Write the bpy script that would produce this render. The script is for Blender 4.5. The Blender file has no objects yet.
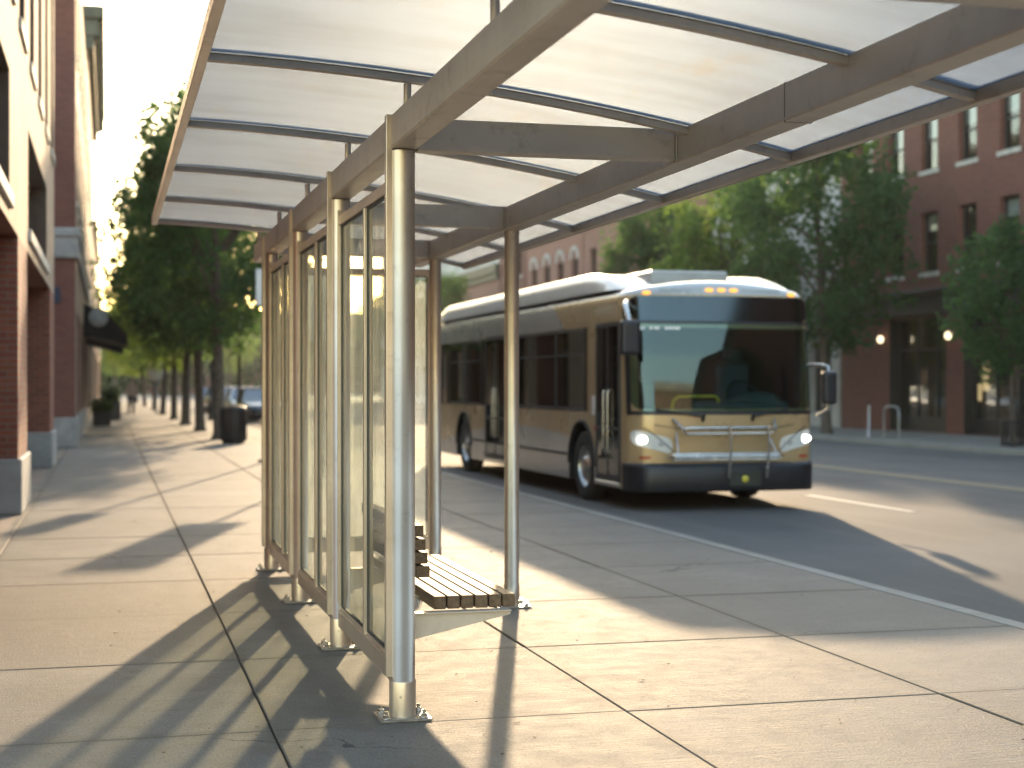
import bpy, bmesh, math, random
from mathutils import Vector, Matrix, Quaternion
from mathutils import noise as mnoise

random.seed(11)
S = bpy.context.scene
COL = S.collection
PI = math.pi
R = math.radians

# ------------------------------------------------------------------ node helpers
class NT:
    def __init__(s, m):
        m.use_nodes = True
        s.t = m.node_tree
        s.t.nodes.clear()
        s.out = s.t.nodes.new('ShaderNodeOutputMaterial')
        s.tc = s.t.nodes.new('ShaderNodeTexCoord')
    def n(s, kind, **kw):
        nd = s.t.nodes.new(kind)
        for k, v in kw.items():
            setattr(nd, k, v)
        return nd
    def link(s, a, b): s.t.links.new(a, b)
    def put(s, sock, v):
        if hasattr(v, 'is_linked') or hasattr(v, 'links'):
            s.link(v, sock)
        else:
            if sock.type == 'RGBA' and len(v) == 3: v = (*v, 1)
            sock.default_value = v
    def math(s, op, a, b=0.0, c=0.0, clamp=False):
        nd = s.n('ShaderNodeMath', operation=op, use_clamp=clamp)
        s.put(nd.inputs[0], a); s.put(nd.inputs[1], b); s.put(nd.inputs[2], c)
        return nd.outputs[0]
    def step(s, v, lo, hi):
        nd = s.n('ShaderNodeMapRange', interpolation_type='SMOOTHSTEP')
        s.put(nd.inputs[0], v); nd.inputs[1].default_value = lo; nd.inputs[2].default_value = hi
        return nd.outputs[0]
    def mix(s, f, a, b, blend='MIX'):
        nd = s.n('ShaderNodeMix', data_type='RGBA', blend_type=blend)
        s.put(nd.inputs[0], f); s.put(nd.inputs[6], a); s.put(nd.inputs[7], b)
        return nd.outputs[2]
    def noise(s, vec, scale, detail=4, rough=.55):
        nd = s.n('ShaderNodeTexNoise')
        s.link(vec, nd.inputs['Vector'])
        nd.inputs['Scale'].default_value = scale
        nd.inputs['Detail'].default_value = detail
        nd.inputs['Roughness'].default_value = rough
        return nd.outputs[0]
    def scaled(s, vec, sx, sy, sz):
        nd = s.n('ShaderNodeVectorMath', operation='MULTIPLY')
        s.link(vec, nd.inputs[0]); nd.inputs[1].default_value = (sx, sy, sz)
        return nd.outputs[0]
    def xyz(s, vec):
        nd = s.n('ShaderNodeSeparateXYZ'); s.link(vec, nd.inputs[0]); return nd.outputs
    def comb(s, x, y, z):
        nd = s.n('ShaderNodeCombineXYZ'); s.put(nd.inputs[0], x); s.put(nd.inputs[1], y); s.put(nd.inputs[2], z)
        return nd.outputs[0]
    def bump(s, h, strength, dist=.01):
        nd = s.n('ShaderNodeBump'); s.link(h, nd.inputs['Height'])
        nd.inputs['Strength'].default_value = strength; nd.inputs['Distance'].default_value = dist
        return nd.outputs[0]
    def pbr(s, color, rough=.6, metal=0., spec=.5, normal=None, **kw):
        p = s.n('ShaderNodeBsdfPrincipled')
        s.put(p.inputs['Base Color'], color); s.put(p.inputs['Roughness'], rough); s.put(p.inputs['Metallic'], metal)
        p.inputs['Specular IOR Level'].default_value = spec
        if normal: s.link(normal, p.inputs['Normal'])
        for k, v in kw.items(): s.put(p.inputs[k.replace('_', ' ')], v)
        return p.outputs[0]
    def fres(s, ior):
        # the same reflectance whichever way the face points
        g = s.n('ShaderNodeNewGeometry').outputs['Backfacing']
        nd = s.n('ShaderNodeFresnel'); s.link(s.math('MULTIPLY_ADD', g, 1 / ior - ior, ior), nd.inputs[0]); return nd
    def done(s, sh): s.link(sh, s.out.inputs['Surface'])

MATS = {}
def plain(name, col, rough=.6, metal=0., spec=.5, var=.18, nscale=6., bscale=None, bstr=.2, **kw):
    """Principled surface whose colour and roughness wander a little with a noise."""
    m = bpy.data.materials.new(name); t = NT(m)
    v = t.tc.outputs['Object']
    n1 = t.noise(v, nscale, 5)
    dark = tuple(c * (1 - var) for c in col); lite = tuple(min(1, c * (1 + var)) for c in col)
    c = t.mix(t.step(n1, .3, .7), dark, lite)
    r = t.math('MULTIPLY_ADD', n1, .16, rough - .08, clamp=True)
    nrm = t.bump(t.noise(v, bscale, 3), bstr) if bscale else None
    t.done(t.pbr(c, r, metal, spec, nrm, **kw))
    MATS[name] = m
    return m

def brick(name, c1, c2, mortar, rough=.85, tone=.25):
    m = bpy.data.materials.new(name); t = NT(m)
    o = t.xyz(t.tc.outputs['Object'])
    u = t.math('ADD', o[0], o[1])
    vec = t.comb(u, o[2], 0.)
    b = t.n('ShaderNodeTexBrick')
    t.link(vec, b.inputs['Vector'])
    b.inputs['Color1'].default_value = (*c1, 1); b.inputs['Color2'].default_value = (*c2, 1); b.inputs['Mortar'].default_value = (*mortar, 1)
    b.inputs['Scale'].default_value = 1.0; b.inputs['Brick Width'].default_value = .215; b.inputs['Row Height'].default_value = .075
    b.inputs['Mortar Size'].default_value = .006; b.inputs['Bias'].default_value = 0.
    big = t.noise(vec, .7, 5); fine = t.noise(vec, 14., 3)
    c = t.mix(t.step(big, .25, .75), b.outputs[0], (.6, .6, .6), 'MULTIPLY')
    c = t.mix(tone, b.outputs[0], c)
    c = t.mix(.35, c, t.mix(fine, (.35, .35, .35), (.8, .8, .8)), 'OVERLAY')
    nrm = t.bump(t.math('SUBTRACT', fine, t.math('MULTIPLY', b.outputs[1], 1.5)), .5, .006)
    t.done(t.pbr(c, rough, 0, .3, nrm))
    MATS[name] = m
    return m

# ------------------------------------------------------------------ mesh helpers
class MB:
    def __init__(s): s.v = []; s.f = []; s.mi = []; s.sm = []
    def add(s, vs, fs, mi=0, smooth=False):
        b = len(s.v); s.v += [tuple(v) for v in vs]
        for f in fs:
            s.f.append(tuple(b + i for i in f)); s.mi.append(mi); s.sm.append(smooth)
        return s
    def bm(s, bm, mi=0, smooth=False):
        bm.verts.index_update()
        s.add([v.co.copy() for v in bm.verts], [[v.index for v in f.verts] for f in bm.faces], mi, smooth)
        bm.free(); return s
    def box(s, x0, x1, y0, y1, z0, z1, mi=0, bev=0., seg=1, M=None):
        bm = bmesh.new(); bmesh.ops.create_cube(bm, size=1)
        for v in bm.verts:
            v.co = Vector(((x0 + x1) / 2 + v.co.x * (x1 - x0), (y0 + y1) / 2 + v.co.y * (y1 - y0), (z0 + z1) / 2 + v.co.z * (z1 - z0)))
        if bev: bmesh.ops.bevel(bm, geom=bm.edges[:], offset=bev, segments=seg, affect='EDGES', profile=.5)
        if M: bm.transform(M)
        return s.bm(bm, mi, False)
    def quad(s, a, b, c, d, mi=0): return s.add([a, b, c, d], [(0, 1, 2, 3)], mi)
    def tube(s, pts, rad, seg=10, mi=0, cap=True, smooth=True, sx=1., sy=1.):
        pts = [Vector(p) for p in pts]
        rads = rad if isinstance(rad, (list, tuple)) else [rad] * len(pts)
        vs = []; fs = []; up = None
        for i, p in enumerate(pts):
            d = (pts[min(i + 1, len(pts) - 1)] - pts[max(i - 1, 0)]).normalized()
            if up is None:
                up = Vector((0, 0, 1)) if abs(d.z) < .9 else Vector((1, 0, 0))
            a = d.cross(up).normalized(); up = a.cross(d).normalized()
            for k in range(seg):
                an = 2 * PI * k / seg
                vs.append(p + (a * math.cos(an) * sx + up * math.sin(an) * sy) * rads[i])
        for i in range(len(pts) - 1):
            for k in range(seg):
                k2 = (k + 1) % seg
                fs.append((i * seg + k, i * seg + k2, (i + 1) * seg + k2, (i + 1) * seg + k))
        s.add(vs, fs, mi, smooth)
        if cap:
            n = len(pts) - 1
            s.add([vs[k] for k in range(seg)], [tuple(range(seg))[::-1]], mi)
            s.add([vs[n * seg + k] for k in range(seg)], [tuple(range(seg))], mi)
        return s
    def cyl(s, p0, p1, r, r1=None, seg=20, mi=0, smooth=True): return s.tube([p0, p1], [r, r if r1 is None else r1], seg, mi, True, smooth)
    def lathe(s, prof, c=(0, 0, 0), axis='z', seg=28, mi=0, smooth=True):
        vs = []; fs = []
        for (r, h) in prof:
            for k in range(seg):
                a = 2 * PI * k / seg; x, y = r * math.cos(a), r * math.sin(a)
                p = (x, y, h) if axis == 'z' else ((h, x, y) if axis == 'x' else (x, h, y))
                vs.append((p[0] + c[0], p[1] + c[1], p[2] + c[2]))
        for i in range(len(prof) - 1):
            for k in range(seg):
                k2 = (k + 1) % seg
                fs.append((i * seg + k, i * seg + k2, (i + 1) * seg + k2, (i + 1) * seg + k))
        return s.add(vs, fs, mi, smooth)
    def grid(s, fn, us, ws, mi=0, smooth=True):
        vs = [fn(u, w) for w in ws for u in us]; n = len(us)
        fs = [(j * n + i, j * n + i + 1, (j + 1) * n + i + 1, (j + 1) * n + i) for j in range(len(ws) - 1) for i in range(n - 1)]
        return s.add(vs, fs, mi, smooth)
    def prism(s, poly, fn, h, mi=0):
        """poly: 2-D outline; fn(a, b, t) -> point; t runs 0..h"""
        n = len(poly)
        vs = [fn(a, b, 0) for a, b in poly] + [fn(a, b, h) for a, b in poly]
        fs = [tuple(range(n))[::-1], tuple(range(n, 2 * n))] + [(i, (i + 1) % n, n + (i + 1) % n, n + i) for i in range(n)]
        return s.add(vs, fs, mi)
    def ball(s, c, rx, ry=None, rz=None, seg=14, mi=0):
        ry = ry or rx; rz = rz or rx
        bm = bmesh.new(); bmesh.ops.create_uvsphere(bm, u_segments=seg, v_segments=max(6, seg // 2), radius=1)
        bm.transform(Matrix.Translation(c) @ Matrix.Diagonal((rx, ry, rz, 1)))
        return s.bm(bm, mi, True)
    def mesh(s, name, mats):
        me = bpy.data.meshes.new(name)
        me.from_pydata(s.v, [], s.f); me.update()
        for m in (mats if isinstance(mats, (list, tuple)) else [mats]): me.materials.append(MATS[m])
        me.polygons.foreach_set('material_index', s.mi); me.polygons.foreach_set('use_smooth', s.sm)
        return me
    def build(s, name, mats, parent=None, loc=(0, 0, 0), rot=(0, 0, 0)):
        return link(name, s.mesh(name, mats), parent, loc, rot)

def link(name, me, parent=None, loc=(0, 0, 0), rot=(0, 0, 0), label=None):
    o = bpy.data.objects.new(name, me); COL.objects.link(o)
    o.location = loc; o.rotation_euler = rot
    if parent: o.parent = parent
    if label: o['label'] = label
    return o
def thing(name, label, cat, loc=(0, 0, 0), rz=0., group=None):
    o = bpy.data.objects.new(name, None); COL.objects.link(o)
    o.empty_display_size = .2
    o.location = loc; o.rotation_euler = (0, 0, rz)
    o['label'] = label; o['category'] = cat
    if group: o['group'] = group
    return o
KIDS = {}
def kids(o): return [c for c in o.children]
def copy_tree(o, parent=None):
    c = o.copy(); COL.objects.link(c)
    if parent: c.parent = parent
    for ch in kids(o): copy_tree(ch, c)
    return c
def structure(o): o['kind'] = 'structure'; return o

# ------------------------------------------------------------------ camera geometry (used for notes only): camera at the origin, 1.5 m up, street runs along +Y
TH = math.atan(404 / 1550)
SUN_AZ, SUN_EL = R(15.4), R(14.2)

# ------------------------------------------------------------------ materials
def make_materials():
    # ---- concrete slabs: tone per slab, stains, aggregate
    def concrete(name, base, sx, sy, ox, oy, amt=1.):
        m = bpy.data.materials.new(name); t = NT(m)
        v = t.tc.outputs['Object']; o = t.xyz(v)
        ix = t.math('FLOOR', t.math('DIVIDE', t.math('SUBTRACT', o[0], ox), sx))
        iy = t.math('FLOOR', t.math('DIVIDE', t.math('SUBTRACT', o[1], oy), sy))
        wn = t.n('ShaderNodeTexWhiteNoise'); t.link(t.comb(ix, iy, 0.), wn.inputs['Vector'])
        slab = wn.outputs['Value']
        big = t.noise(v, 1.1, 6, .6); mid = t.noise(v, 5.5, 6, .65); fine = t.noise(v, 80., 4, .7)
        brush = t.noise(t.scaled(v, 2.2, 60., 1.), 1., 3)
        c = t.mix(t.step(big, .28, .72), tuple(x * .80 for x in base), tuple(min(1, x * 1.12) for x in base))
        c = t.mix(t.math('MULTIPLY', t.step(mid, .48, .70), .65 * amt), c, tuple(x * f for x, f in zip(base, (.66, .60, .52))))
        c = t.mix(t.math('MULTIPLY', t.step(slab, 0., 1.), .5), c, tuple(x * f for x, f in zip(base, (.80, .76, .70))))
        c = t.mix(t.math('MULTIPLY', t.step(fine, .50, .62), .8), c, tuple(x * .58 for x in base))
        c = t.mix(t.math('MULTIPLY', t.step(fine, .42, .30), .5), c, tuple(min(1, x * 1.5) for x in base))
        vo = t.n('ShaderNodeTexVoronoi', feature='F1'); t.link(v, vo.inputs['Vector']); vo.inputs['Scale'].default_value = 2.6
        pick = t.step(t.xyz(vo.outputs['Color'])[0], .70, .71)
        spot = t.math('MULTIPLY', t.step(t.math('ADD', vo.outputs['Distance'], t.math('MULTIPLY', mid, .05)), .085, .055), pick)
        c = t.mix(t.math('MULTIPLY', spot, .55), c, tuple(x * .42 for x in base))
        wv = t.n('ShaderNodeVectorMath', operation='ADD'); t.link(v, wv.inputs[0]); nz = t.n('ShaderNodeTexNoise'); t.link(v, nz.inputs['Vector']); nz.inputs['Scale'].default_value = 1.6; nz.inputs['Detail'].default_value = 6
        sc_ = t.n('ShaderNodeVectorMath', operation='SCALE'); t.link(nz.outputs['Color'], sc_.inputs[0]); sc_.inputs['Scale'].default_value = .7; t.link(sc_.outputs[0], wv.inputs[1])
        ve = t.n('ShaderNodeTexVoronoi', feature='DISTANCE_TO_EDGE'); t.link(wv.outputs[0], ve.inputs['Vector']); ve.inputs['Scale'].default_value = .42
        crack = t.math('MULTIPLY', t.step(ve.outputs['Distance'], .0032, .0012), t.step(t.noise(v, .45, 2), .52, .58))
        c = t.mix(t.math('MULTIPLY', crack, .8), c, tuple(x * .25 for x in base))
        fxx = t.math('ABSOLUTE', t.math('SUBTRACT', t.math('FRACT', t.math('DIVIDE', t.math('SUBTRACT', o[0], ox), sx)), .5)); fyy = t.math('ABSOLUTE', t.math('SUBTRACT', t.math('FRACT', t.math('DIVIDE', t.math('SUBTRACT', o[1], oy), sy)), .5))
        edge = t.math('MULTIPLY', t.step(t.math('ADD', t.math('MAXIMUM', fxx, fyy), t.math('MULTIPLY', mid, .06)), .475, .535), amt)
        c = t.mix(t.math('MULTIPLY', edge, .45), c, tuple(x * f for x, f in zip(base, (.60, .54, .46))))
        water = t.step(t.noise(t.scaled(v, .9, .55, 1.), 1., 7, .62), .54, .60)
        c = t.mix(t.math('MULTIPLY', water, .22 * amt), c, tuple(x * f for x, f in zip(base, (.70, .68, .64))))
        h = t.math('ADD', t.math('MULTIPLY', fine, .5), t.math('ADD', t.math('MULTIPLY', brush, .55), t.math('MULTIPLY', mid, .5)))
        r = t.math('MULTIPLY_ADD', mid, -.25, .86, clamp=True)
        t.done(t.pbr(c, r, 0, .15, t.bump(h, .9, .011)))
        MATS[name] = m
    concrete('concrete_walk', (.205, .187, .164), 1.605, 1.78, .69, 6.75)
    concrete('concrete_far', (.26, .25, .23), 1.6, 1.6, 0, 0)
    concrete('concrete_kerb', (.29, .28, .255), 30., 3., 0, 0, .6)
    # ---- asphalt
    m = bpy.data.materials.new('asphalt'); t = NT(m); v = t.tc.outputs['Object']
    big = t.noise(v, .35, 5); fine = t.noise(v, 70., 3); wear = t.noise(t.scaled(v, 1.6, .06, 1.), 1., 4)
    c = t.mix(t.step(big, .3, .7), (.086, .085, .082), (.122, .118, .112))
    c = t.mix(t.math('MULTIPLY', t.step(wear, .45, .65), .5), c, (.14, .13, .12))
    c = t.mix(t.math('MULTIPLY', t.step(fine, .5, .75), .5), c, (.18, .175, .165))
    t.done(t.pbr(c, t.math('MULTIPLY_ADD', fine, .2, .74), 0, .12, t.bump(fine, .6, .006))); MATS['asphalt'] = m
    m = bpy.data.materials.new('road_paint'); t = NT(m); v = t.tc.outputs['Object']
    w = t.step(t.noise(v, 9., 6, .7), .56, .66)
    t.done(t.pbr(t.mix(w, (.29, .285, .27), (.12, .115, .11)), .6)); MATS['road_paint'] = m
    m = bpy.data.materials.new('road_paint_yellow'); t = NT(m); v = t.tc.outputs['Object']
    w = t.step(t.noise(v, 9., 6, .7), .56, .66)
    t.done(t.pbr(t.mix(w, (.27, .205, .10), (.10, .085, .07)), .6)); MATS['road_paint_yellow'] = m
    plain('earth', (.10, .085, .06), .9, var=.3, nscale=2.)
    plain('joint_dark', (.045, .038, .03), .95)
    plain('leaf_dry', (.09, .055, .025), .8, var=.4, nscale=20)
    # ---- bricks and stone
    brick('brick_red', (.26, .085, .05), (.20, .062, .04), (.20, .15, .12))
    brick('brick_deep', (.19, .070, .050), (.15, .055, .042), (.15, .11, .09))
    brick('brick_buff_sunlit', (.38, .265, .185), (.34, .235, .16), (.38, .31, .245), tone=.5)  # sunlit look of the left brick fronts put into the buff colour
    brick('brick_far', (.30, .14, .105), (.26, .12, .09), (.26, .2, .17))
    plain('stone_base', (.31, .30, .28), .8, var=.2, nscale=3., bscale=25., bstr=.25)
    plain('stone_sill', (.50, .46, .40), .8, var=.15, nscale=4.)
    plain('stone_pale', (.50, .48, .44), .85, var=.16, nscale=1.5)
    plain('cornice_dark', (.085, .085, .06), .7, var=.25, nscale=2.)
    plain('casing_and_reveal_shade', (.085, .05, .035), .65, var=.2)  # window frames; also the reveals, with their shade put into the brown
    plain('frame_black', (.018, .018, .018), .5)
    plain('frame_dark', (.03, .032, .034), .5)
    plain('interior_dark', (.014, .013, .012), .9)  # backing planes behind glass; the darkness of the rooms is put into the colour
    plain('interior_warm', (.10, .07, .045), .9, var=.5, nscale=.8)
    plain('blind_pale', (.62, .60, .54), .8, var=.08)
    plain('roofing', (.16, .155, .15), .9)
    plain('fascia_dark', (.030, .030, .032), .5)
    plain('awning_black', (.012, .014, .018), .85)
    plain('emblem_pale', (.45, .48, .52), .7)
    # ---- glazing of buildings: clear in front of dark room backing planes, with a sky reflection
    m = bpy.data.materials.new('window_glass'); t = NT(m); v = t.tc.outputs['Object']
    fr = t.fres(1.52)
    gl = t.n('ShaderNodeBsdfGlossy'); gl.inputs[0].default_value = (.9, .95, 1, 1); gl.inputs[1].default_value = .03
    t.link(t.bump(t.noise(v, .9, 2), .06, .05), gl.inputs['Normal'])
    tr = t.n('ShaderNodeBsdfTransparent'); tr.inputs[0].default_value = (.62, .68, .68, 1)
    mx = t.n('ShaderNodeMixShader'); t.link(t.math('MULTIPLY_ADD', fr.outputs[0], 1.1, .04, clamp=True), mx.inputs[0])
    t.link(tr.outputs[0], mx.inputs[1]); t.link(gl.outputs[0], mx.inputs[2]); t.done(mx.outputs[0]); MATS['window_glass'] = m
    # ---- shelter metals
    m = bpy.data.materials.new('alu'); t = NT(m); v = t.tc.outputs['Object']
    st = t.noise(t.scaled(v, 55., 55., 1.2), 1., 3); big = t.noise(v, 2.4, 5, .6)
    grime = t.step(t.noise(v, 9., 6, .7), .55, .75)
    c = t.mix(t.step(big, .3, .7), (.58, .475, .375), (.68, .57, .46))
    c = t.mix(t.math('MULTIPLY', grime, .40), c, (.26, .20, .15))
    t.done(t.pbr(c, t.math('MULTIPLY_ADD', st, .24, .22), .72, .5, t.bump(st, .05, .002))); MATS['alu'] = m
    m = bpy.data.materials.new('alu_beam'); t = NT(m); v = t.tc.outputs['Object']
    st = t.noise(t.scaled(v, 30., 1.2, 90.), 1., 3); big = t.noise(v, 2.1, 5, .6)
    grime = t.step(t.noise(v, 7., 6, .7), .52, .75)
    c = t.mix(t.step(big, .3, .7), (.60, .515, .425), (.69, .60, .50))
    c = t.mix(t.math('MULTIPLY', grime, .45), c, (.26, .20, .15))
    t.done(t.pbr(c, t.math('MULTIPLY_ADD', st, .25, .33), .45, .5, t.bump(st, .06, .002))); MATS['alu_beam'] = m
    plain('steel_plate', (.36, .33, .29), .42, .8, var=.3, nscale=14.)
    plain('bolt_steel', (.58, .56, .52), .25, 1., var=.1)
    plain('gasket', (.06, .055, .047), .7)
    plain('seam_dark', (.14, .12, .10), .7)
    # ---- polycarbonate roof sheet: milky, with flute ribs
    m = bpy.data.materials.new('polycarbonate'); t = NT(m); v = t.tc.outputs['Object']; o = t.xyz(v)
    rib = t.math('SINE', t.math('MULTIPLY', o[1], 2 * PI / .016))
    dirt = t.step(t.noise(t.scaled(v, .9, 3.4, 1.), 1.5, 5), .35, .8)
    blotch = t.noise(t.scaled(v, 2.5, 20., 1.), 1.3, 4)
    nrm = t.bump(t.math('ADD', rib, t.math('MULTIPLY', blotch, 1.5)), .5, .004)
    col = t.mix(t.math('MULTIPLY', dirt, .5), (.335, .38, .445), (.275, .30, .335))
    web = t.math('ABSOLUTE', t.math('SINE', t.math('MULTIPLY', o[1], PI / .034)))
    col = t.mix(t.math('MULTIPLY', t.step(web, .45, .05), .30), col, (.30, .30, .30))
    stain = t.step(t.noise(t.scaled(v, 3., 1.1, 1.), 1.2, 7, .7), .57, .72)
    col = t.mix(t.math('MULTIPLY', stain, .30), col, (.34, .31, .26))
    tl = t.n('ShaderNodeBsdfTranslucent'); t.link(col, tl.inputs[0]); t.link(nrm, tl.inputs['Normal'])
    tr = t.n('ShaderNodeBsdfTransparent'); t.link(col, tr.inputs[0])
    m1 = t.n('ShaderNodeMixShader'); m1.inputs[0].default_value = .55; t.link(tl.outputs[0], m1.inputs[1]); t.link(tr.outputs[0], m1.inputs[2])
    t.link(m1.outputs[0], t.out.inputs['Surface'])
    vs = t.n('ShaderNodeVolumeScatter'); vs.inputs['Color'].default_value = (.77, .85, .98, 1); vs.inputs['Density'].default_value = 85.; vs.inputs['Anisotropy'].default_value = .86
    t.link(vs.outputs[0], t.out.inputs['Volume'])
    MATS['polycarbonate'] = m
    # ---- shelter glass: clear, dusty with water streaks
    m = bpy.data.materials.new('shelter_glass'); t = NT(m); v = t.tc.outputs['Object']
    streak = t.noise(t.scaled(v, 9., 9., .7), 1., 5, .6); blot = t.noise(v, 2.2, 5, .6)
    dirt = t.math('MULTIPLY', t.step(streak, .3, .75), t.step(blot, .2, .7))
    fr = t.fres(1.5)
    tr = t.n('ShaderNodeBsdfTransparent'); tr.inputs[0].default_value = (.95, .97, .93, 1)
    gl = t.n('ShaderNodeBsdfGlossy'); gl.inputs[0].default_value = (.95, .96, .93, 1); gl.inputs[1].default_value = .06
    t.link(t.bump(t.noise(t.scaled(v, 2., 2., .5), 1.4, 2), .10, .03), gl.inputs['Normal'])
    df = t.n('ShaderNodeBsdfDiffuse'); df.inputs[0].default_value = (.50, .51, .50, 1)
    tl = t.n('ShaderNodeBsdfTranslucent'); tl.inputs[0].default_value = (.54, .58, .60, 1)
    dd = t.n('ShaderNodeMixShader'); dd.inputs[0].default_value = .78; t.link(df.outputs[0], dd.inputs[1]); t.link(tl.outputs[0], dd.inputs[2])
    a = t.n('ShaderNodeMixShader'); t.link(t.math('MULTIPLY_ADD', dirt, .24, .11, clamp=True), a.inputs[0]); t.link(tr.outputs[0], a.inputs[1]); t.link(dd.outputs[0], a.inputs[2])
    b = t.n('ShaderNodeMixShader'); t.link(t.math('MULTIPLY', fr.outputs[0], .45), b.inputs[0]); t.link(a.outputs[0], b.inputs[1]); t.link(gl.outputs[0], b.inputs[2])
    t.done(b.outputs[0]); MATS['shelter_glass'] = m
    # ---- weathered wood slats (grain along Y)
    m = bpy.data.materials.new('wood'); t = NT(m); v = t.tc.outputs['Object']; o = t.xyz(v)
    g = t.noise(t.scaled(v, 55., 2.2, 55.), 1., 5, .6); k = t.noise(t.scaled(v, 16., .8, 16.), 1., 3)
    c = t.mix(t.step(g, .3, .7), (.105, .064, .037), (.23, .145, .088)); c = t.mix(t.math('MULTIPLY', k, .5), c, (.16, .11, .07))
    t.done(t.pbr(c, t.math('MULTIPLY_ADD', g, .2, .55), 0, .28, t.bump(g, .4, .003))); MATS['wood'] = m
    # ---- foliage
    def leaf(name, c, tr, var=.35):
        m = bpy.data.materials.new(name); t = NT(m)
        gi = t.n('ShaderNodeNewGeometry').outputs['Random Per Island']
        oi = t.n('ShaderNodeObjectInfo').outputs['Random']
        n = t.noise(t.tc.outputs['Object'], .9, 3)
        f = t.math('ADD', t.math('MULTIPLY', gi, .5), t.math('MULTIPLY', n, .5))
        col = t.mix(f, tuple(x * (1 - var) for x in c), tuple(x * (1 + var) for x in c))
        tcol = t.mix(f, tuple(x * (1 - var) for x in tr), tuple(x * (1 + var) for x in tr))
        p = t.pbr(col, .62, 0, .12)
        tl = t.n('ShaderNodeBsdfTranslucent'); t.link(tcol, tl.inputs[0])
        mx = t.n('ShaderNodeMixShader'); mx.inputs[0].default_value = .5; t.link(p, mx.inputs[1]); t.link(tl.outputs[0], mx.inputs[2])
        t.done(mx.outputs[0]); MATS[name] = m
    leaf('leaf_dark', (.034, .076, .036), (.11, .195, .05))
    leaf('leaf_mid', (.058, .10, .034), (.24, .34, .06))
    leaf('leaf_bush', (.045, .08, .035), (.10, .15, .045))
    plain('bark', (.085, .065, .05), .9, var=.35, nscale=8., bscale=20., bstr=.6)
    # ---- bus
    m = bpy.data.materials.new('bus_paint'); t = NT(m); v = t.tc.outputs['Object']; o = t.xyz(v)
    gold = (.45, .325, .175); silver = (.40, .395, .38); white = (.48, .47, .45)
    n = t.noise(v, 1.4, 4)
    swoosh = t.math('SUBTRACT', o[2], t.math('ADD', .62, t.math('MULTIPLY', t.math('SINE', t.math('MULTIPLY', o[1], .30)), .34)))
    side = t.step(o[1], .42, .44)                       # behind the front corner
    low = t.math('MULTIPLY', t.step(swoosh, .012, -.012), side)
    c = t.mix(low, gold, silver)
    up = t.step(o[2], 2.40, 2.42)
    arc = t.math('SUBTRACT', t.math('ADD', 3.0, t.math('MULTIPLY', t.math('SUBTRACT', o[2], 2.4), 1.6)), o[1])
    gold_up = t.math('MULTIPLY', t.step(arc, -.02, .02), t.step(o[2], 2.79, 2.77))
    cu = t.mix(gold_up, silver, gold)
    d1 = t.math('ABSOLUTE', t.math('SUBTRACT', t.math('SQRT', t.math('ADD', t.math('POWER', t.math('SUBTRACT', o[1], 11.2), 2.), t.math('POWER', t.math('MULTIPLY', t.math('SUBTRACT', o[2], 2.38), 2.6), 2.))), .75))
    cu = t.mix(t.step(d1, .13, .11), cu, white)
    c = t.mix(up, c, cu)
    c = t.mix(t.step(o[2], 2.80, 2.82), c, white)
    c = t.mix(t.math('MULTIPLY', t.step(n, .4, .75), .18), c, (.12, .10, .08))
    dust = t.math('MULTIPLY', t.step(o[2], .75, .25), .35)
    c = t.mix(dust, c, (.16, .14, .115))
    t.done(t.pbr(c, t.math('MULTIPLY_ADD', n, .14, .22), .35, .5, None, Coat_Weight=.4)); MATS['bus_paint'] = m
    plain('bus_white', (.48, .47, .45), .3, 0, .5, var=.06, nscale=2.)
    plain('bus_grey', (.36, .365, .36), .45, .2, var=.1)
    plain('bus_black', (.007, .008, .012), .42, 0, .5, var=.3)
    plain('bus_rubber', (.02, .02, .02), .8)
    plain('tyre', (.022, .021, .02), .85, var=.3, nscale=12.)
    plain('rim', (.50, .48, .45), .3, .9, var=.2)
    plain('lamp_housing', (.72, .72, .70), .35, .1, .5, var=.05)
    plain('chrome', (.62, .60, .57), .25, .9, var=.12)
    plain('yellow_rail', (.70, .55, .03), .4)
    plain('seat_blue', (.02, .05, .09), .7)
    plain('dash_dark', (.035, .055, .065), .6)
    plain('sticker', (.75, .72, .68), .5)
    plain('amber', (.85, .30, .04), .35)
    plain('lens_red', (.35, .05, .02), .3)
    plain('plate_dark', (.02, .025, .02), .5)
    plain('emblem_yellow', (.60, .52, .06), .5)
    def glassy(name, tint, k, base=.05, rough=.02, refl=(.9, .94, .96)):
        m = bpy.data.materials.new(name); t = NT(m); v = t.tc.outputs['Object']
        fr = t.fres(1.55)
        tr = t.n('ShaderNodeBsdfTransparent'); tr.inputs[0].default_value = (*tint, 1)
        gl = t.n('ShaderNodeBsdfGlossy'); gl.inputs[0].default_value = (*refl, 1); gl.inputs[1].default_value = rough
        mx = t.n('ShaderNodeMixShader'); t.link(t.math('MULTIPLY_ADD', fr.outputs[0], k, base, clamp=True), mx.inputs[0])
        t.link(tr.outputs[0], mx.inputs[1]); t.link(gl.outputs[0], mx.inputs[2]); t.done(mx.outputs[0]); MATS[name] = m
    glassy('bus_windshield', (.40, .54, .53), .95, .025, .02, (.62, .78, .80))
    glassy('bus_side_glass', (.16, .17, .16), 1.0, .02)
    glassy('sign_glass', (.05, .08, .12), .8, .035, .10, (.62, .76, .88))
    glassy('lens_clear', (.93, .93, .93), .7, .03, .05)
    glassy('car_glass', (.12, .14, .15), 1.4, .08)
    def emit(name, c, s):
        m = bpy.data.materials.new(name); t = NT(m)
        e = t.n('ShaderNodeEmission'); e.inputs[0].default_value = (*c, 1); e.inputs[1].default_value = s
        t.done(e.outputs[0]); MATS[name] = m
    emit('headlight_lit', (1, .96, .88), 6.)
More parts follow.
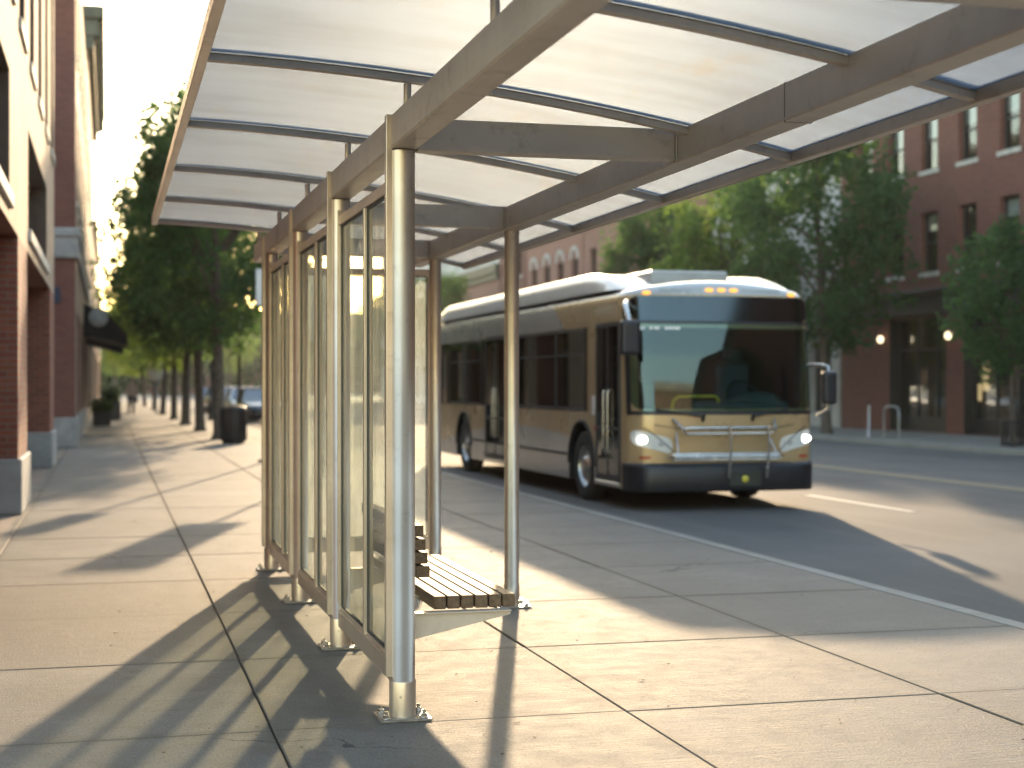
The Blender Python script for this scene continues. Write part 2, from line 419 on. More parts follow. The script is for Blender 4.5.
    emit('amber_lit', (1, .42, .08), .5)
    emit('lamp_warm', (1, .80, .5), .7)
    emit('lamp_shop', (1, .70, .34), .22)
    # ---- street furniture, vehicles, people
    plain('metal_black', (.008, .008, .009), .5, .1)
    plain('metal_grey', (.33, .33, .33), .4, .8)
    plain('sign_white', (.78, .77, .74), .5, var=.05)
    plain('sign_blue', (.02, .028, .06), .5)
    plain('lamp_globe', (.82, .80, .75), .35, var=.04)
    plain('car_navy', (.022, .026, .036), .25, .4, Coat_Weight=.7)
    plain('car_silver', (.50, .51, .52), .28, .6, Coat_Weight=.6)
    plain('car_red', (.20, .02, .015), .25, .3, Coat_Weight=.7)
    plain('planter', (.03, .03, .028), .7)
    plain('soil', (.05, .035, .025), .95)
    m = bpy.data.materials.new('clothed'); t = NT(m); z = t.xyz(t.tc.outputs['Object'])[2]
    c = t.mix(t.step(z, .90, .92), (.016, .017, .022), (.34, .25, .18)); c = t.mix(t.step(z, 1.44, 1.46), c, (.42, .26, .19))
    c = t.mix(t.step(z, .09, .07), c, (.02, .018, .016))
    t.done(t.pbr(c, .8)); MATS['clothed'] = m
    plain('hair', (.02, .014, .01), .6)
make_materials()

# ------------------------------------------------------------------ the ground
KX, KX2 = 5.57, 4.80                                   # kerb line beside the stop, and farther along where cars park
def kerb_x(y):
    if y < 35.5: return KX
    if y > 38.5: return KX2
    return KX + (KX2 - KX) * (y - 35.5) / 3.0
ROAD = -.12
def build_ground():
    mb = MB(); mb.quad((-900, -400, -.30), (900, -400, -.30), (900, 1500, -.30), (-900, 1500, -.30))
    structure(mb.build('ground', 'earth'))
    mb = MB(); mb.grid(lambda u, w: (u, w, ROAD), [2.5, 8, 14, 20.5], [-120, 0, 40, 90, 200, 420])
    structure(mb.build('road', 'asphalt'))
    # sidewalk: chamfered slabs over a dark bed, so the joints are real grooves
    mb = MB()
    xs = [-1.0 - 1.8, -.915, .69, 2.30, 3.90, 5.42]; g = .006; ch = .005; dp = .018
    ys = [6.75 + 1.78 * k for k in range(-7, 34)]
    for i in range(len(xs) - 1):
        for j in range(len(ys) - 1):
            x0, x1, y0, y1 = xs[i], xs[i + 1], ys[j], ys[j + 1]
            if i == 4 and y1 > 36:
                x1 = KX2 - .15 if y0 > 38 else KX2 - .15 + .0
            jz = random.uniform(-.002, .002)
            x0 += g * random.uniform(.55, 1.25); x1 -= g * random.uniform(.55, 1.25); y0 += g * random.uniform(.55, 1.25); y1 -= g * random.uniform(.55, 1.25)
            o = [(x0, y0, -dp), (x1, y0, -dp), (x1, y1, -dp), (x0, y1, -dp), (x0, y0, jz - ch), (x1, y0, jz - ch), (x1, y1, jz - ch), (x0, y1, jz - ch),
                 (x0 + ch, y0 + ch, jz), (x1 - ch, y0 + ch, jz), (x1 - ch, y1 - ch, jz), (x0 + ch, y1 - ch, jz)]
            fs = [(8, 9, 10, 11)]
            for k in range(4):
                k2 = (k + 1) % 4
                fs += [(k, k2, 4 + k2, 4 + k), (4 + k, 4 + k2, 8 + k2, 8 + k)]
            mb.add(o, fs, 0)
    ye = ys[-1]
    mb.quad((-2.8, ye, 0), (KX2 - .15, ye, 0), (KX2 - .15, 420, 0), (-2.8, 420, 0))
    mb.quad((-2.8, -120, 0), (5.42, -120, 0), (5.42, ys[0], 0), (-2.8, ys[0], 0))
    mb.quad((-2.8, -120, -.014), (5.42, -120, -.014), (5.42, ye, -.014), (-2.8, ye, -.014), 1)
    mb.quad((-30, -120, -.02), (-2.8, -120, -.02), (-2.8, 420, -.02), (-30, 420, -.02), 0)
    structure(mb.build('sidewalk', ['concrete_walk', 'joint_dark']))
    # kerb stones, one strip
    mb = MB(); yk = [-120.] + [-6 + 3.05 * k for k in range(0, 20)] + [60., 420.]
    for a, b in zip(yk[:-1], yk[1:]):
        pts = sorted({a, b} | {q for q in (35.5, 38.5) if a < q < b})
        for p, q in zip(pts[:-1], pts[1:]):
            g0 = .004 if p == a else 0; g1 = .004 if q == b else 0
            e0, e1 = kerb_x(p), kerb_x(q); w = .146; c = .012
            prof = lambda e: [(e - w, -.2), (e - w, .001), (e - c, .001), (e, .001 - c), (e + .012, -.2)]
            A, B = prof(e0), prof(e1)
            vs = [(x, p + g0, z) for x, z in A] + [(x, q - g1, z) for x, z in B]
            mb.add(vs, [(k, k + 1, k + 6, k + 5) for k in range(4)] + [(0, 1, 2, 3, 4), (9, 8, 7, 6, 5)], 0)
    structure(mb.build('kerb', 'concrete_kerb'))
    mb = MB(); mb.box(19.9, 20.05, -120, 420, -.2, 0, 0, .01); structure(mb.build('far_kerb', 'concrete_kerb'))
    mb = MB(); mb.box(20.05, 40, -120, 420, -.2, -.002, 0); structure(mb.build('far_sidewalk', 'concrete_far'))
    # painted markings
    mb = MB()
    for k in range(-6, 14):
        y = 17.7 + 9.1 * k; mb.box(9.79, 9.91, y, y + 3.05, ROAD + .001, ROAD + .005)
    structure(mb.build('lane_marking', 'road_paint'))
    mb = MB()
    for x in (13.42, 13.66): mb.box(x - .055, x + .055, -60, 260, ROAD + .001, ROAD + .005)
    structure(mb.build('centre_marking', 'road_paint_yellow'))
    # dry leaf bits on the pavement: nobody could count them
    mb = MB(); rnd = random.Random(5)
    for k in range(150):
        x = rnd.uniform(.0, 5.3); y = rnd.uniform(5.4, 15.)
        s = rnd.uniform(.004, .015) if rnd.random() < .8 else rnd.uniform(.015, .026)
        a = rnd.uniform(0, 6.3); n = 6
        vs = [(x + s * math.cos(a + 2 * PI * i / n) * rnd.uniform(.5, 1.2), y + s * .7 * math.sin(a + 2 * PI * i / n) * rnd.uniform(.5, 1.2), .003 + rnd.uniform(0, .006)) for i in range(n)]
        mb.add(vs, [tuple(range(n))])
    o = mb.build('leaf_litter', 'leaf_dry'); o['kind'] = 'stuff'
    # small verge at the foot of the trees is bare earth
build_ground()

# ------------------------------------------------------------------ bus shelter
BX, FX = 1.28, 2.63                                    # back row and front row of posts
BY = [6.86, 8.78, 10.70, 12.62]
FY = [10.10, 12.62]
Y0, Y1 = 3.30, 13.60
RAFT = [13.57, 11.93, 10.20, 8.43, 6.69, 5.10, 3.42]
def roof_z(x):
    t = x - .40
    return 2.905 - .025 * t - .0363 * t * t
XS = [.40 + (3.09 - .40) * k / 14 for k in range(15)]

def base_plate(post, x, y, w=.235, wy=.20):
    mb = MB(); mb.box(-w / 2, w / 2, -wy / 2, wy / 2, .002, .014, 0, .003)
    pl = mb.build('base_plate', 'steel_plate', post, (x, y, 0))
    for sx in (-1, 1):
        for sy in (-1, 1):
            cx, cy = sx * (w / 2 - .032), sy * (wy / 2 - .032)
            mb = MB()
            mb.lathe([(0, .0145), (.021, .0145), (.021, .0175), (.0, .0175)], seg=14)
            mb.lathe([(.0155, .017), (.0155, .030), (.013, .032), (0, .032)], seg=6, smooth=False)
            mb.cyl((0, 0, .03), (0, 0, .047), .0075, seg=10)
            mb.build('anchor_bolt', 'bolt_steel', post, (x + cx, y + cy, 0))

def build_shelter():
    sh = thing('bus_shelter', 'metal and glass bus shelter with a translucent arched roof standing on the sidewalk', 'bus shelter', (BX, BY[0], 0))
    off = Vector((BX, BY[0], 0))
    P = lambda mb, name, mats: mb.build(name, mats, sh, -off)
    # posts
    for k, y in enumerate(BY):
        mb = MB(); r = .056
        mb.lathe([(r + .004, .012), (r + .004, .168), (r + .003, .172), (r, .173), (r, 2.545)], (BX, y, 0), seg=36)
        mb.ball((BX - .02, y - r - .0025, .105), .005, .003, .005, 8)
        mb.box(BX - .078, BX - .046, y - .022, y + .022, .19, 2.705, 0, .003)
        mb.box(BX - .026, BX + .026, y + .045, y + .066, .27, 2.48, 0, .002)
        if k: mb.box(BX - .026, BX + .026, y - .066, y - .045, .27, 2.48, 0, .002)
        po = P(mb, 'post', 'alu'); base_plate(po, BX, y)
    for y in FY:
        mb = MB(); r = .050
        mb.lathe([(r + .003, .012), (r + .003, .15), (r, .153), (r, 2.50), (r + .002, 2.505), (r + .002, 2.53)], (FX, y, 0), seg=36)
        mb.ball((FX + .01, y - r - .0025, .1), .005, .003, .005, 8)
        po = P(mb, 'post', 'alu'); base_plate(po, FX, y)
    # long beams
    for x, z0, z1 in ((BX, 2.55, 2.70), (FX, 2.53, 2.685)):
        mb = MB(); mb.box(x - .058, x + .058, Y0 + .05, Y1 - .06 if x == BX else Y1 - .12, z0, z1, 0, .006, 2)
        # a fine raised edge along the bottom arris, and splice joints
        mb.box(x - .0605, x - .0555, Y0 + .06, Y1 - .13, z0 + .008, z0 + .016, 0)
        b = P(mb, 'beam', 'alu_beam')
        mb = MB()
        for y in ((5.62,) if x == FX else (11.62,)):
            mb.box(x - .0595, x + .0595, y, y + .004, z0 - .0015, z1 + .0015, 0)
        P(mb, 'splice_seam', 'seam_dark').parent = b
        bpy.context.view_layer.update()
        for c in b.children: c.location = (0, 0, 0)
    # crossbeams with end plates
    for y in (3.78, BY[0], FY[0], FY[1]):
        mb = MB()
        mb.box(BX + .060, FX - .066, y - .045, y + .045, 2.545, 2.69, 0, .005, 2)
        mb.box(FX - .066, FX - .058, y - .058, y + .058, 2.532, 2.696, 0, .002)
        P(mb, 'crossbeam', 'alu_beam')
    # rafters follow the arch
    for k, y in enumerate(RAFT):
        mb = MB(); h = .034; w = .024 if k else .020
        vs = []
        for x in XS:
            z = roof_z(x); vs += [(x, y - w, z - h), (x, y + w, z - h), (x, y + w, z - .0005), (x, y - w, z - .0005)]
        n = len(XS); fs = []
        for i in range(n - 1):
            for q in range(4):
                q2 = (q + 1) % 4; fs.append((i * 4 + q, i * 4 + q2, i * 4 + 4 + q2, i * 4 + 4 + q))
        fs += [(3, 2, 1, 0), (n * 4 - 4, n * 4 - 3, n * 4 - 2, n * 4 - 1)]
        mb.add(vs, fs)
        # cover strip above the sheet
        vs = []
        for x in XS:
            z = roof_z(x); vs += [(x, y - .016, z + .014), (x, y + .016, z + .014), (x, y + .016, z + .022), (x, y - .016, z + .022)]
        mb.add(vs, fs)
        rf = P(mb, 'rafter', 'alu_beam')
        mb = MB()
        for s in (-1, 1):
            if (k == 0 and s > 0) or (k == len(RAFT) - 1 and s < 0): continue
            yy = y + s * (w + .004)
            mb.grid(lambda u, q: (u, yy + (q - .5) * .008, roof_z(u) - .004 - .0 * q), XS, (0, 1))
        g = P(mb, 'gasket_strip', 'gasket'); g.parent = rf; g.location = (0, 0, 0)
        # stand-off between back beam and rafter
        mb = MB(); mb.cyl((BX - .01, y, 2.698), (BX - .01, y, roof_z(BX) - .04), .017, seg=14)
        mb.box(BX - .05, BX + .03, y - .03, y + .03, 2.6985, 2.706, 0, .001)
        s = P(mb, 'standoff', 'alu'); s.parent = rf; s.location = (0, 0, 0)
    # edge trims
    for x in (.385, 3.105):
        z = roof_z(min(max(x, .4), 3.09))
        mb = MB(); mb.box(x - .022, x + .022, Y0 - .05 + .33, Y1, z - .045, z + .024, 0, .003); P(mb, 'edge_trim', 'alu')
    # sheets between rafters
    ra = sorted(RAFT)
    for a, b in zip(ra[:-1], ra[1:]):
        mb = MB(); n = 8
        xs = [.405 + (3.085 - .405) * k / 20 for k in range(21)]
        ws = [a + .012 + (b - a - .024) * k / n for k in range(n + 1)]
        top = lambda u, w, dz: Vector((u, w, roof_z(u) + .003 + dz + .004 * math.sin(PI * (w - a) / (b - a))))
        nu, nw = len(xs), len(ws); vs = [top(u, w, dz) for dz in (0, .008) for w in ws for u in xs]; fs = []
        for d in (0, 1):
            o = d * nu * nw
            for jj in range(nw - 1):
                for i in range(nu - 1):
                    q = (o + jj * nu + i, o + jj * nu + i + 1, o + (jj + 1) * nu + i + 1, o + (jj + 1) * nu + i); fs.append(q if d else q[::-1])
        per = [i for i in range(nu)] + [jj * nu + nu - 1 for jj in range(1, nw)] + [(nw - 1) * nu + i for i in range(nu - 2, -1, -1)] + [jj * nu for jj in range(nw - 2, 0, -1)]
        o = nu * nw
        for i in range(len(per)):
            p, q = per[i], per[(i + 1) % len(per)]; fs.append((p, q, q + o, p + o))
        mb.add(vs, fs, 0, False)
        P(mb, 'roof_sheet', 'polycarbonate')
    # glazed bays of the back wall
    def bay(p0, p1, mid=True):
        """p0, p1: (x, y) ends of the glazing line"""
        d = Vector((p1[0] - p0[0], p1[1] - p0[1], 0)); L = d.length; rot = math.atan2(d.y, d.x)
        loc = Vector((p0[0], p0[1], 0)) - off
        mb = MB(); zb, zt = .13, 2.45
        mb.box(0, L, -.024, .024, zb, zb + .095, 0, .004)                      # bottom rail
        mb.box(0, L, -.020, .020, zt - .055, zt, 0, .004)                      # head rail
        mb.box(0, L, -.012, .012, zb + .095, zb + .112, 0, .002)
        ms = [0, L / 2, L] if mid else [0, L]
        if mid: mb.box(L / 2 - .021, L / 2 + .021, -.023, .023, zb + .0955, zt - .0555, 0, .003)
        for e in (.0, L): mb.box(e - .013 if e else .001, e - .001 if e else .013, -.02, .02, zb + .096, zt - .056, 0, .002)
        fr = mb.build('window_frame', 'alu', sh, loc, (0, 0, rot))
        for a, b in zip(ms[:-1], ms[1:]):
            a += .024; b -= .024
            g = MB(); g.box(a, b, -.004, .004, zb + .115, zt - .06, 0)
            g.build('glass_pane', 'shelter_glass', fr)
            g = MB()
            for u0, u1, w0, w1 in ((a - .003, a + .005, zb + .113, zt - .057), (b - .005, b + .003, zb + .113, zt - .057), (a + .006, b - .006, zb + .113, zb + .121), (a + .006, b - .006, zt - .066, zt - .057)):
                g.box(u0, u1, -.008, .008, w0, w1, 0)
            g.build('gasket', 'gasket', fr)
    for a, b in zip(BY[:-1], BY[1:]): bay((BX, a + .066), (BX, b - .066))
    bay((BX + .056, BY[3]), (FX - .05, BY[3]), False)
build_shelter()

def build_bench():
    y0, y1 = 6.99, 8.72
    be = thing('bench', 'slatted brown wood bench with a backrest fixed inside the bus shelter', 'bench', (1.63, 7.8, 0))
    off = Vector((1.63, 7.8, 0))
    mb = MB(); x = 1.45; w = .0585; gp = .0075
    for k in range(6):
        mb.box(x, x + w, y0 + .004 * ((k * 7) % 3), y1, .462, .522, 0, .004); x += w + gp
    mb.build('seat', 'wood', be, -off)
    mb = MB()
    for k in range(4):
        z = .59 + .064 * k; xx = 1.405 - .010 * k
        mb.box(xx, xx + .062, y0 + .17, y1 - .1, z, z + .053, 0, .004)
    mb.build('backrest', 'wood', be, -off)
    for y in (6.935, 8.70):
        mb = MB()
        ins = .0
        mb.prism([(1.336, .335), (1.336, .458), (1.80, .458), (1.80, .437)], lambda a, b, t, y=y: (a, y + t, b), .012)
        mb.box(1.336, 1.80, y - .024, y + .036, .4535, .4605, 0, .001)
        mb.box(1.328, 1.3365, y - .03, y + .042, .32, .46, 0, .001)
        mb.build('bracket', 'alu_beam', be, -off)
    for y in (7.35, 8.4):
        mb = MB(); mb.tube([(1.47, y, .4615), (1.40, y, .50), (1.392, y, .60), (1.362, y, .84)], .011, 8)
        mb.build('back_support', 'alu', be, -off)
build_bench()

# ------------------------------------------------------------------ the bus (local: x across, y from the nose backwards, z up from the road)
LEN = 12.3
def nose(x, z):
    ax = abs(x); y = .10 * (x / 1.3) ** 2
    if ax > 1.02: y += .28 - math.sqrt(max(0, .28 ** 2 - (ax - 1.02) ** 2)) if ax < 1.3 else .28
    if z > 1.2: y += .10 * (z - 1.2) + .03 * max(0, z - 2.0)
    return y
def roundrect(fn, x0, x1, z0, z1, r, proud, mi=0, nx=22, nz=16, mb=None, shear=None):
    """a rounded rectangle laid on a surface fn(a, b) -> (point, normal)"""
    mb = mb or MB()
    zs = sorted({z0 + (z1 - z0) * k / nz for k in range(nz + 1)} | {z0 + r * (1 - math.cos(PI / 2 * k / 6)) for k in range(7)} | {z1 - r * (1 - math.cos(PI / 2 * k / 6)) for k in range(7)})
    def ins(z):
        d = min(z - z0, z1 - z)
        return r - math.sqrt(max(0, r * r - (r - d) ** 2)) if d < r else 0
    rows = []
    for z in zs:
        i = ins(z); row = []
        for k in range(nx + 1):
            a = x0 + i + (x1 - x0 - 2 * i) * k / nx
            zz = z + (shear(a) if shear else 0)
            p, n = fn(a, zz); row.append(Vector(p) + Vector(n) * proud)
        rows.append(row)
    vs = [p for row in rows for p in row]; w = nx + 1
    fs = [(j * w + k, j * w + k + 1, (j + 1) * w + k + 1, (j + 1) * w + k) for j in range(len(zs) - 1) for k in range(nx)]
    mb.add(vs, fs, mi, True)
    # rim back to the surface
    per = [(0, k) for k in range(w)] + [(j, nx) for j in range(1, len(zs))] + [(len(zs) - 1, k) for k in range(nx - 1, -1, -1)] + [(j, 0) for j in range(len(zs) - 2, 0, -1)]
    ring = [rows[j][k] for j, k in per]
    back = []
    for (j, k) in per:
        z = zs[j]; i = ins(z); a = x0 + i + (x1 - x0 - 2 * i) * k / nx
        p, n = fn(a, z + (shear(a) if shear else 0)); back.append(Vector(p) - Vector(n) * .004)
    m = len(ring)
    mb.add(ring + back, [(i, (i + 1) % m, m + (i + 1) % m, m + i) for i in range(m)], mi, False)
    return mb
def on_nose(x, z):
    e = .004
    p = Vector((x, nose(x, z), z))
    dx = Vector((2 * e, nose(min(x + e, 1.299), z) - nose(max(x - e, -1.299), z), 0)); dz = Vector((0, nose(x, z + e) - nose(x, z - e), 2 * e))
    n = dx.cross(dz).normalized()
    if n.y > 0: n = -n
    return p, n
def on_side(s):
    return lambda y, z: (Vector((s * 1.30, y, z)), Vector((s, 0, 0)))

def build_bus():
    bus = thing('city_bus', 'gold and silver city bus with lit headlights pulling up along the kerb', 'bus', (7.70, 18.56, ROAD))
    # --- shell: rings in plan, lofted upwards
    levels = [(.27, .0), (.60, 0), (.95, 0), (1.22, 0), (1.6, 0), (2.0, 0), (2.40, 0), (2.62, 0), (2.74, .004), (2.84, .02), (2.91, .06), (2.955, .13), (2.975, .24)]
    nx = 30
    fx = [-1.3 + 2.6 * k / nx for k in range(nx + 1)]
    fx = sorted(set([round(x, 4) for x in fx] + [s * a for s in (-1, 1) for a in (1.06, 1.12, 1.18, 1.23, 1.27, 1.29)]))
    ys = [.6 + k * (LEN - .9) / 24 for k in range(25)]
    rings = []
    for z, i in levels:
        f = (1.3 - i) / 1.3
        crown = max(0., z - 2.6) / .375 * .11
        ring = [Vector((x * f, nose(x, z) + i * 1.2, z - crown * (x / 1.3) ** 2)) for x in fx]
        ring += [Vector((1.3 - i, y, z - crown)) for y in ys]
        rb = [(1.3, LEN - .12), (1.24, LEN - .03), (1.1, LEN)]
        ring += [Vector((x * f, y - i, z - crown)) for x, y in rb] + [Vector((-x * f, y - i, z - crown)) for x, y in reversed(rb)]
        ring += [Vector((-(1.3 - i), y, z - crown)) for y in reversed(ys)]
        rings.append(ring)
    bm = bmesh.new(); V = [[bm.verts.new(p) for p in r] for r in rings]; n = len(V[0])
    for a, b in zip(V[:-1], V[1:]):
        for k in range(n):
            bm.faces.new((a[k], a[(k + 1) % n], b[(k + 1) % n], b[k]))
    bm.faces.new(V[0][::-1]); bm.faces.new(V[-1])
    bmesh.ops.recalc_face_normals(bm, faces=bm.faces[:])
    me = bpy.data.meshes.new('body'); bm.to_mesh(me); bm.free()
    tmp = bpy.data.objects.new('tmp', me); COL.objects.link(tmp)
    # cut the wheel arches and the windscreen opening out of the shell
    cut = MB()
    WY = (2.15, 9.55)
    for y in WY:
        cut.box(-1.6, -.80, y - .60, y + .60, .0, .55); cut.box(.80, 1.6, y - .60, y + .60, .0, .55)
    cm = cut.mesh('cut', 'bus_black'); co = bpy.data.objects.new('cut', cm); COL.objects.link(co)
    cut2 = MB()
    for y in WY:
        for s in (-1, 1): cut2.cyl((s * .8, y, .50), (s * 1.6, y, .50), .60, seg=40)
    c2 = bpy.data.objects.new('cut2', cut2.mesh('cut2', 'bus_black')); COL.objects.link(c2)
    cut3 = MB(); cut3.box(-1.16, 1.16, -.4, 1.1, 1.30, 2.34); cut3.box(-1.24, -.7, .40, 1.05, .4, 2.32)
    c3 = bpy.data.objects.new('cut3', cut3.mesh('cut3', 'bus_black')); COL.objects.link(c3)
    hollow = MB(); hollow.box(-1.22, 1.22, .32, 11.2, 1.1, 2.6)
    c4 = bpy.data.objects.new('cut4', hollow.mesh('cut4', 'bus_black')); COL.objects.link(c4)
    for c in (co, c2, c4, c3):
        bm = bmesh.new(); bm.from_mesh(c.data); bmesh.ops.remove_doubles(bm, verts=bm.verts[:], dist=1e-5); bmesh.ops.recalc_face_normals(bm, faces=bm.faces[:]); bm.to_mesh(c.data); bm.free()
        md = tmp.modifiers.new('b', 'BOOLEAN'); md.object = c; md.operation = 'DIFFERENCE'; md.solver = 'EXACT'
    dg = bpy.context.evaluated_depsgraph_get()
    body = bpy.data.meshes.new_from_object(tmp.evaluated_get(dg))
    for o in (tmp, co, c2, c3, c4): bpy.data.objects.remove(o)
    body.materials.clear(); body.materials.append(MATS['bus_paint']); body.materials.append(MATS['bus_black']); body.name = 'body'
    for p in body.polygons:
        c = p.center
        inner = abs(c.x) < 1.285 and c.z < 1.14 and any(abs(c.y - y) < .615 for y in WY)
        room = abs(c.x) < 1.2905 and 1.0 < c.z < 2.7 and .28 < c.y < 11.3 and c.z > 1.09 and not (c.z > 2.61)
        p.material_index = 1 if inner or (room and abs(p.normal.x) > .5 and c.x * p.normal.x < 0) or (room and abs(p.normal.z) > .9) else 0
    ob = link('body', body, bus)
    # smooth by angle
    for p in body.polygons: p.use_smooth = True
    body.set_sharp_from_angle(angle=R(32)) if hasattr(body, 'set_sharp_from_angle') else None
    for y in WY:
        for s in (-1, 1):
            mb = MB(); mb.tube([(s * 1.302, y + .605 * math.cos(a), .50 + .605 * math.sin(a)) for a in [PI * k / 24 for k in range(25)]], .022, 6); mb.build('wheel_arch', 'bus_rubber', bus)
    # floor and wheel wells (dark)
    mb = MB()
    mb.box(-1.2, 1.2, .35, 12.0, .30, .36)
    for y in WY:
        for s in (-1, 1): mb.box(s * .79 - .01, s * .79 + .01, y - .62, y + .62, .2, 1.12)
    mb.box(-1.1, 1.1, .35, .45, .9, 1.28)
    mb.build('underbody', 'bus_black', bus)
    # --- windscreen and destination glass
    mb = roundrect(on_nose, -1.235, 1.235, 1.27, 2.395, .16, .010, nx=34, nz=20); ws = mb.build('windscreen', 'bus_windshield', bus)
    # black ceramic border of the screen
    mb = MB()
    for a0, a1, b0, b1 in ((-1.275, -1.236, 1.22, 2.72), (1.236, 1.275, 1.22, 2.72)):
        roundrect(on_nose, a0, a1, b0, b1, .015, .007, nx=4, nz=24, mb=mb)
    roundrect(on_nose, -1.236, 1.236, 1.225, 1.275, .01, .007, nx=34, nz=3, mb=mb)
    roundrect(on_nose, -1.236, 1.236, 2.392, 2.43, .01, .007, nx=34, nz=3, mb=mb)
    mb.build('windscreen_border', 'bus_black', bus)
    mb = roundrect(on_nose, -1.235, 1.235, 2.428, 2.755, .12, .009, nx=34, nz=10); mb.build('destination_sign', 'sign_glass', bus)
    mb = MB()
    for a0, a1 in ((-1.13, -1.06), (-1.0, -.955), (-.94, -.87), (-.80, -.60)):
        roundrect(on_nose, a0, a1, 2.318, 2.352, .008, .0125, nx=3, nz=2, mb=mb)
    mb.build('lettering', 'sticker', ws)
    # wipers
    for s in (-1, 1):
        mb = MB(); pts = []
        for k in range(6):
            x = s * (.34 + .62 * k / 5 * (1 if s < 0 else .8)); z = 1.20 + .09 * k / 5
            p, nn = on_nose(x, z); pts.append(p + nn * .04)
        mb.tube(pts, .012, 6)
        p, nn = on_nose(s * .34, 1.15); q, n2 = on_nose(s * .34, 1.22)
        mb.tube([p + nn * .012, q + n2 * .05], .022, 8); mb.build('wiper', 'bus_black', bus)
    # --- front cap above the sign, lamps
    mb = MB()
    for a in (-.16, 0, .16): roundrect(on_nose, a - .052, a + .052, 2.835 - .01, 2.88 - .01, .018, -.000, nx=6, nz=4, mb=mb)
    def cap_lamp(x, name):
        m = MB(); z = 2.838; i = .019
        y = nose(x, z) + i * 1.2
        m.ball((x * (1.3 - i) / 1.3, y, z - .07 * (x / 1.3) ** 2), .062, .030, .026, 12); m.build(name, 'amber_lit', bus)
    for x in (-.17, 0., .17, -1.02, 1.02): cap_lamp(x, 'marker_lamp')
    for s in (-1, 1):
        m = MB(); z = 2.835
        m.grid(lambda u, w: (u, nose(u, z) + .02 * 1.2 - .006 + (w * .012), z - .018 + w * .036), [s * (.27 + .56 * k / 8) for k in range(9)], (0, 1)); m.build('cap_vent', 'bus_grey', bus)
    # --- bumper
    mb = MB()
    prof = [(.245, .03), (.245, -.075), (.27, -.085), (.55, -.085), (.60, -.06), (.615, .03)]
    bx = sorted(set([-1.3 + 2.6 * k / 30 for k in range(31)] + [s * a for s in (-1, 1) for a in (1.08, 1.14, 1.2, 1.25, 1.28, 1.295)]))
    def bp(x, k):
        z, dy = prof[k]; p, nn = on_nose(x, .5); q = p + Vector((nn.x * .12, nn.y, 0)) * (-dy); return (q.x, q.y, z)
    mb.grid(lambda x, k: bp(x, k), bx, range(len(prof)))
    for s in (-1, 1):
        mb.box(s * 1.30, s * 1.385, .38, .46 + .0, .247, .612, 0, .01) if False else None
    mb.build('bumper', 'bus_black', bus)
    # number plate and emblem
    mb = MB(); p, nn = on_nose(.18, .45); mb.box(-.02, .42, p.y - .105, p.y - .088, .31, .50, 0, .004); pl = mb.build('number_plate', 'plate_dark', bus)
    mb = MB(); mb.lathe([(0, 0), (.045, 0), (.045, -.006), (0, -.006)], (.20, p.y - .1055, .405), 'y', 20); mb.build('plate_emblem', 'emblem_yellow', pl)
    # --- headlights
    for s in (-1, 1):
        x0, x1 = (-1.245, -.74) if s < 0 else (.74, 1.245)
        sh_ = (lambda a: -.10 * (abs(a) - 1.0) * -1.0)
        mb = roundrect(on_nose, x0, x1, .79, .985, .08, .004, nx=12, nz=6, shear=lambda a: .26 * (abs(a) - 1.0)); h = mb.build('headlight', 'lamp_housing', bus)
        mb = roundrect(on_nose, x0 + .012, x1 - .012, .80, .975, .075, .016, nx=12, nz=6, shear=lambda a: .26 * (abs(a) - 1.0)); mb.build('lamp_lens', 'lens_clear', h)
        p, nn = on_nose(s * 1.10, .91); mb = MB(); mb.ball(p + nn * .005, .095, .010, .042, 14); mb.build('lamp_bulb', 'headlight_lit', h)
        mb = MB(); p, nn = on_nose(s * .88, .86); mb.ball(p + nn * .004, .045, .010, .035, 12); mb.build('lamp_reflector', 'bus_white', h)
        mb = roundrect(on_nose, *( (-1.16, -1.02) if s < 0 else (1.02, 1.16)), .665, .70, .012, .004, nx=4, nz=3); mb.build('indicator', 'lens_red', bus)
        # crease line from the lamp to the screen
        mb = MB(); pts = []
        for k in range(8):
            a = k / 7; p, nn = on_nose(s * (1.12 - .42 * a ** 1.6), 1.03 + (.03 - .30 * a ** 2 * 1.1)); pts.append(p + nn * .002)
        mb.tube(pts, .008, 6); mb.build('panel_seam', 'bus_black', bus)
    mb = MB()
    for pts in ([(-.98, 1.10), (-.6, 1.04), (.6, 1.04), (.98, 1.10)],):
        q = []
        for a, b in zip(pts[:-1], pts[1:]):
            for k in range(8):
                x = a[0] + (b[0] - a[0]) * k / 8; z = a[1] + (b[1] - a[1]) * k / 8; p, nn = on_nose(x, z); q.append(p + nn * .001)
        mb.tube(q, .006, 6)
    mb.build('panel_seam', 'bus_black', bus)
    # --- folded bicycle rack
    rk = MB(); yb = -.20
    def loop(pts, r): rk.tube(pts, r, 8)
    loop([(-.80, yb + .02, .66), (-.86, yb, .72), (-.80, yb, .735), (.62, yb, .735), (.68, yb, .70), (.62, yb + .02, .66), (-.80, yb + .02, .66)], .016)
    loop([(-.62, yb + .04, .99), (-.68, yb + .02, 1.04), (-.62, yb + .02, 1.065), (.52, yb + .02, 1.065), (.58, yb + .02, 1.03), (.52, yb + .04, .99), (-.62, yb + .04, .99)], .016)
    for x in (-.05, .47): loop([(x, yb - .03, 1.10), (x, yb - .02, .72), (x + .01, -.13, .42)], .017)
    for x in (-.74, .60): loop([(x, yb, .70), (x * .93, .06, 1.02)], .014)
    for x in (-.66, .58): loop([(x, yb + .02, 1.04), (x * 1.12, .02, 1.17)], .02)
    loop([(-.8, yb + .0, .70), (.62, yb + .0, .70)], .024)
    rk.build('bicycle_rack', 'chrome', bus)
